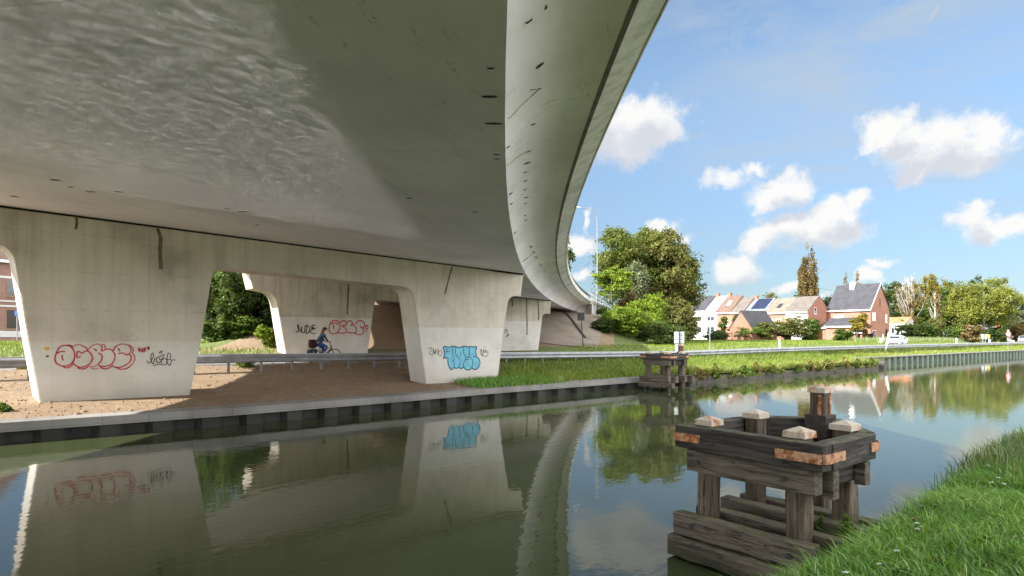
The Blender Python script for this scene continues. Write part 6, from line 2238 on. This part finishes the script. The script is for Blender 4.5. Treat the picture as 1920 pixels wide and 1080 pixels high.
def bag(name, label, c, sz, mat, details):
    r = thing(name, label, 'bag', (BX + c[0], BY + c[1], BZ + c[2]))
    b = MB()
    nu, nv = 14, 8
    vs, fs = [], []
    for j in range(nv + 1):
        th = math.pi * j / nv
        for i in range(nu):
            ph = 2 * math.pi * i / nu
            f = lambda v: math.copysign(abs(v) ** 0.45, v)
            vs.append((sz[0] * f(math.sin(th) * math.cos(ph)), sz[1] * f(math.sin(th) * math.sin(ph)), sz[2] + sz[2] * f(math.cos(th)) * (1 if math.cos(th) < 0 else 0.9)))
    for j in range(nv):
        for i in range(nu):
            fs.append((j * nu + i, (j + 1) * nu + i, (j + 1) * nu + (i + 1) % nu, j * nu + (i + 1) % nu))
    b.add(vs, fs)
    b.build('body', M[mat], r, smooth=True, world=False)
    b = MB()
    for y in (-0.5, 0.5):
        b.box((-sz[0] * 0.5 - 0.02 + 0.5 * y * 0, -sz[1] * 1.02, sz[2] * (1.0 + 0.5 * y) - .012), (sz[0] * 0.5, -sz[1] * 0.98, sz[2] * (1.0 + 0.5 * y) + .012))
    b.box((-0.02, -sz[1] * 1.03, sz[2] * 0.3), (0.02, -sz[1] * 0.985, sz[2] * 1.7))
    b.build('strap', M[details], r, world=False)
    return r


bag('pannier', 'black pannier bag on the near side of the bicycle rack', (-0.60, -0.17, 0.28), (0.19, 0.09, 0.21), 'bag', 'galv')
bag('pannier', 'black pannier bag hanging on the far side of the bicycle rack', (-0.60, 0.17, 0.28), (0.19, 0.09, 0.21), 'bag', 'galv')
bag('backpack', 'dark red bag strapped upright on the bicycle rack', (-0.58, 0.0, 0.74), (0.19, 0.17, 0.23), 'redbag', 'bag')

pe = thing('person', 'person in blue jacket and jeans with long red-brown hair and a cap, riding a bicycle', 'person', (BX, BY, BZ))
hipz = 0.99
hips = Vector((-0.27, 0, hipz))
chest = Vector((-0.10, 0, 1.34))
neck = Vector((-0.02, 0, 1.50))
headc = Vector((0.05, 0, 1.66))
kn = {-1: Vector((0.14, -0.10, 0.80)), 1: Vector((0.06, 0.10, 0.66))}
a = 0.6
an = {-1: Vector((-0.02, -0.11, 0.50)), 1: Vector((-0.24, 0.11, 0.31))}
hand = {-1: Vector((0.20, -0.27, 1.06)), 1: Vector((0.20, 0.27, 1.06))}
elb = {-1: Vector((0.06, -0.26, 1.16)), 1: Vector((0.06, 0.26, 1.16))}
sho = {-1: Vector((-0.07, -0.17, 1.43)), 1: Vector((-0.07, 0.17, 1.43))}
pts = [hips, Vector((-0.22, 0, 1.13)), chest, neck, Vector((0.0, 0, 1.56)), headc, headc + Vector((0.0, 0, 0.07))]
edges = [(0, 1), (1, 2), (2, 3), (3, 4), (4, 5), (5, 6)]
rad = [0.10, 0.10, 0.115, 0.05, 0.05, 0.085, 0.07]
for sg_ in (-1, 1):
    i = len(pts)
    pts += [sho[sg_], elb[sg_], hand[sg_] + Vector((-0.05, 0, 0.01)), hand[sg_]]
    edges += [(2, i), (i, i + 1), (i + 1, i + 2), (i + 2, i + 3)]
    rad += [0.05, 0.036, 0.026, 0.032]
    for f_ in range(4):
        j = len(pts)
        y0 = hand[sg_].y + sg_ * (0.012 - 0.018 * f_)
        L = (0.85, 1.0, 1.05, 0.9)[f_]
        pts += [Vector((hand[sg_].x + 0.045, y0, 1.085)), Vector((hand[sg_].x + 0.045 + 0.03 * L, y0, 1.065)), Vector((hand[sg_].x + 0.04 + 0.02 * L, y0, 1.035))]
        edges += [(i + 3, j), (j, j + 1), (j + 1, j + 2)]
        rad += [0.009, 0.0085, 0.008]
    j = len(pts)
    pts += [Vector((hand[sg_].x + 0.02, hand[sg_].y - sg_ * 0.04, 1.05)), Vector((hand[sg_].x + 0.045, hand[sg_].y - sg_ * 0.045, 1.03))]
    edges += [(i + 3, j), (j, j + 1)]
    rad += [0.011, 0.009]
    i = len(pts)
    pts += [hips + Vector((0.02, sg_ * 0.09, -0.03)), kn[sg_], an[sg_], an[sg_] + Vector((0.14, 0, -0.03))]
    edges += [(0, i), (i, i + 1), (i + 1, i + 2), (i + 2, i + 3)]
    rad += [0.075, 0.055, 0.036, 0.034]
body = skin_obj('body', [tuple(p) for p in pts], edges, rad, M['skin'], pe, 0, 1)
# face features
b = MB()
b.sphere(headc + Vector((0.095, 0, 0.0)), 0.022, 1.1, 0.7, 1.2, 8, 6)
for y in (-0.085, 0.085): b.sphere(headc + Vector((-0.01, y, -0.005)), 0.025, 0.7, 0.4, 1.2, 8, 6)
b.build('nose_and_ears', M['skin'], pe, smooth=True, world=False)
b = MB()
for y in (-0.032, 0.032): b.sphere(headc + Vector((0.078, y, 0.03)), 0.011, 0.6, 1, 0.7, 8, 6)
b.box((headc.x + 0.074, -0.025, headc.z - 0.052), (headc.x + 0.086, 0.025, headc.z - 0.044))
b.build('eyes_and_mouth', M['ink'], pe, world=False)
jp = [hips + Vector((0.0, 0, 0.03)), Vector((-0.22, 0, 1.15)), chest, neck + Vector((-0.01, 0, -0.03))]
je = [(0, 1), (1, 2), (2, 3)]
jr = [(0.135, 0.155), (0.13, 0.15), (0.14, 0.17), 0.07]
for sg_ in (-1, 1):
    i = len(jp)
    jp += [sho[sg_], elb[sg_], hand[sg_] + Vector((-0.07, 0, 0.02))]
    je += [(2, i), (i, i + 1), (i + 1, i + 2)]
    jr += [0.075, 0.056, 0.042]
skin_obj('jacket', [tuple(p) for p in jp], je, jr, M['jacket'], pe, 0, 2)
tp_ = [hips + Vector((0, 0, -0.02))]
te, tr_ = [], [(0.135, 0.15)]
for sg_ in (-1, 1):
    i = len(tp_)
    tp_ += [hips + Vector((0.06, sg_ * 0.095, -0.04)), kn[sg_], kn[sg_].lerp(an[sg_], 0.85)]
    te += [(0, i), (i, i + 1), (i + 1, i + 2)]
    tr_ += [0.10, 0.075, 0.05]
skin_obj('trousers', [tuple(p) for p in tp_], te, tr_, M['jeans'], pe, 0, 2)
for sg_ in (-1, 1):
    q = an[sg_]
    skin_obj('shoe', [tuple(q + Vector((-0.04, 0, -0.02))), tuple(q + Vector((0.06, 0, -0.045))), tuple(q + Vector((0.19, 0, -0.05)))], [(0, 1), (1, 2)], [0.05, 0.048, 0.036], M['capcloth'], pe, 0, 1)
skin_obj('hair', [tuple(headc + Vector((-0.01, 0, 0.06))), tuple(headc + Vector((-0.07, 0, 0.0))), tuple(headc + Vector((-0.13, 0, -0.15))), tuple(headc + Vector((-0.22, 0, -0.30)))], [(0, 1), (1, 2), (2, 3)], [0.095, 0.095, 0.075, 0.04], M['hair'], pe, 0, 2)
b = MB()
b.sphere(headc + Vector((-0.005, 0, 0.065)), 0.105, 1.05, 0.92, 0.75, 14, 8)
b.tube([headc + Vector((0.06, 0, 0.058)), headc + Vector((0.145, 0, 0.045))], [0.03, 0.022], 10)
o = b.build('cap', M['capcloth'], pe, smooth=True, world=False)

# ------------------------------------------------------------------ cars
def car(label, loc, rz, paint, name='parked_car'):
    r = thing(name, label, 'car', loc, rz)
    # sections along x (rear -2.2 .. front 2.2): x, z_low, z_belt, half width low, half width belt
    secs = [(-2.20, .48, .90, .70, .74), (-2.12, .34, .98, .80, .82), (-1.75, .26, 1.02, .86, .86), (-1.0, .24, 1.0, .89, .88), (0.0, .24, .97, .90, .88), (0.9, .24, .94, .90, .87), (1.4, .26, .90, .88, .85), (1.95, .30, .80, .82, .78), (2.18, .40, .68, .70, .66)]
    b = MB()
    vs = []
    for x, zl, zb_, wl, wb_ in secs:
        zm = zl + (zb_ - zl) * 0.55
        vs += [(x, -wl * .85, zl), (x, -wl, zl + .1), (x, -wl * 1.01, zm), (x, -wb_, zb_ - .05), (x, -wb_ * .88, zb_), (x, wb_ * .88, zb_), (x, wb_, zb_ - .05), (x, wl * 1.01, zm), (x, wl, zl + .1), (x, wl * .85, zl)]
    n = 10
    fs = [(i * n + j, i * n + (j + 1) % n, (i + 1) * n + (j + 1) % n, (i + 1) * n + j) for i in range(len(secs) - 1) for j in range(n)] + [tuple(range(n)), tuple(reversed(range((len(secs) - 1) * n, len(secs) * n)))]
    b.add(vs, fs)
    b.build('body', M[paint], r, smooth=True, world=False)
    # greenhouse
    b = MB()
    gs = [(-1.85, 1.0, .70), (-1.15, 1.36, .60), (-0.3, 1.44, .60), (0.35, 1.38, .60), (1.05, .95, .72)]
    vs = []
    for x, z, w_ in gs: vs += [(x, -w_, z), (x, w_, z)]
    base = len(vs)
    for x, z, w_ in gs: vs += [(x, -.80, .93), (x, .80, .93)]
    fs = []
    for i in range(4):
        fs += [(2 * i, 2 * i + 1, 2 * i + 3, 2 * i + 2), (2 * i, 2 * i + 2, base + 2 * i + 2, base + 2 * i), (2 * i + 1, base + 2 * i + 1, base + 2 * i + 3, 2 * i + 3)]
    b.add(vs, fs)
    b.build('windows', M['glass'], r, world=False)
    b = MB()
    rp = [(-1.22, 1.345, .615), (-0.9, 1.41, .60), (-0.3, 1.455, .60), (0.25, 1.41, .605), (0.42, 1.36, .615)]
    vs = []
    for x, z, w_ in rp: vs += [(x, -w_ - .02, z - .03), (x, -w_ * .8, z + .02), (x, w_ * .8, z + .02), (x, w_ + .02, z - .03)]
    b.add(vs, [(4 * i + j, 4 * i + j + 1, 4 * i + j + 5, 4 * i + j + 4) for i in range(4) for j in range(3)])
    for sg_ in (-1, 1):
        b.tube([(-1.95, sg_ * .74, .98), (-1.2, sg_ * .63, 1.35)], 0.05, 6)
        b.tube([(0.40, sg_ * .63, 1.36), (1.08, sg_ * .75, .95)], 0.04, 6)
        b.tube([(-0.35, sg_ * .79, .95), (-0.35, sg_ * .62, 1.42)], 0.035, 6)
    b.build('roof', M[paint], r, world=False, smooth=True)
    for x in (-1.35, 1.35):
        for sg_ in (-1, 1):
            b = MB()
            y = sg_ * .80
            b.tube([(x, y - .11, .33), (x, y - .08, .33), (x, y + .08, .33), (x, y + .11, .33)], [.27, .33, .33, .27], 20)
            wo = b.build('wheel', M['tyre'], r, world=False, smooth=False)
            b = MB()
            b.tube([(x, y + sg_ * .108, .33), (x, y + sg_ * .122, .33)], [.21, .18], 14)
            c = b.build('rim', M['galv'], None)
            c.parent = wo
    for sg_ in (-1, 1):
        b = MB()
        b.box((-2.19, sg_ * .58 - .17, .74), (-2.0, sg_ * .58 + .17, .88))
        b.build('tail_light', M['taillamp'], r, world=False)
        b = MB()
        b.box((2.0, sg_ * .55 - .14, .62), (2.12, sg_ * .55 + .14, .72))
        b.build('headlight', M['white'], r, world=False)
        b = MB()
        b.sphere((0.75, sg_ * .98, 1.0), .1, .7, 1, .7, 8, 6)
        b.build('wing_mirror', M[paint], r, smooth=True, world=False)
    b = MB()
    b.box((-2.225, -.26, .60), (-2.19, .26, .70))
    b.build('number_plate', M['white'], r, world=False)
    b = MB()
    b.box((-2.20, -.55, .30), (-2.05, .55, .46))
    b.build('bumper_insert', M['bag'], r, world=False)
    return r


cs, cdd = PZ(1683, 84)
car('white coupe seen from behind driving away on the canal road', (cs, cdd, 1.115), math.radians(8), 'carwhite', 'white_car')
cs, cdd = PZ(1922, 112)
car('grey car cut by the right edge of the photo on the canal road', (cs, cdd, 1.115), math.radians(8), 'cargrey', 'grey_car')

# person in blue beside the round sign
def standing(label, loc, rz, top, legs):
    r = thing('person', label, 'person', loc, rz)
    P_ = [(0, 0, .95), (0, 0, 1.15), (0, 0, 1.38), (0, 0, 1.50), (0.01, 0, 1.64), (0.01, 0, 1.70)]
    E_ = [(0, 1), (1, 2), (2, 3), (3, 4), (4, 5)]
    R2 = [.12, .12, .14, .055, .085, .07]
    for sg_ in (-1, 1):
        i = len(P_)
        P_ += [(0, sg_ * .19, 1.42), (0.03, sg_ * .24, 1.15), (0.12, sg_ * .22, .95)]
        E_ += [(2, i), (i, i + 1), (i + 1, i + 2)]
        R2 += [.06, .045, .035]
        i = len(P_)
        P_ += [(0, sg_ * .09, .85), (0.05 * sg_, sg_ * .1, .48), (0.12 * sg_, sg_ * .1, .07)]
        E_ += [(0, i), (i, i + 1), (i + 1, i + 2)]
        R2 += [.09, .06, .045]
    skin_obj('body', P_, E_, R2, M['skin'], r, 0, 1)
    Pj = [(0, 0, .9), (0, 0, 1.15), (0, 0, 1.38), (0, 0, 1.47)]
    Ej = [(0, 1), (1, 2), (2, 3)]
    Rj = [.16, .15, .165, .08]
    for sg_ in (-1, 1):
        i = len(Pj)
        Pj += [(0, sg_ * .19, 1.42), (0.03, sg_ * .24, 1.15), (0.11, sg_ * .22, .98)]
        Ej += [(2, i), (i, i + 1), (i + 1, i + 2)]
        Rj += [.08, .062, .05]
    skin_obj('jacket', Pj, Ej, Rj, M[top], r, 0, 1)
    Pt = [(0, 0, .93)]
    Et, Rt = [], [.14]
    for sg_ in (-1, 1):
        i = len(Pt)
        Pt += [(0, sg_ * .09, .84), (0.05 * sg_, sg_ * .1, .48), (0.12 * sg_, sg_ * .1, .09)]
        Et += [(0, i), (i, i + 1), (i + 1, i + 2)]
        Rt += [.11, .08, .065]
    skin_obj('trousers', Pt, Et, Rt, M[legs], r, 0, 1)
    b = MB()
    b.sphere((-0.01, 0, 1.71), .105, 1, .95, .9, 10, 8)
    b.build('hair', M['capcloth'], r, smooth=True, world=False)
    return r


s, d = PZ(1884.5, 128)
standing('distant person in blue clothing at the roadside left of the round sign', (s, d, far_z(s, d) - 0.35), 0.5, 'bluecloth', 'bluecloth')

# ------------------------------------------------------------------ render settings
scene.render.engine = 'CYCLES'
cy = scene.cycles
cy.use_denoising = True
cy.caustics_reflective = True
cy.caustics_refractive = False
cy.blur_glossy = 0.0
cy.use_guiding = True
cy.guiding_training_samples = 128
cy.use_surface_guiding = True
cy.denoising_prefilter = 'ACCURATE'
cy.max_bounces = 8
cy.diffuse_bounces = 6
cy.glossy_bounces = 4
cy.transmission_bounces = 4
cy.sample_clamp_indirect = 0.0
cy.use_adaptive_sampling = False
scene.view_settings.view_transform = 'Standard'
scene.view_settings.look = 'None'
scene.view_settings.gamma = 1.0
scene.view_settings.exposure = 1.84
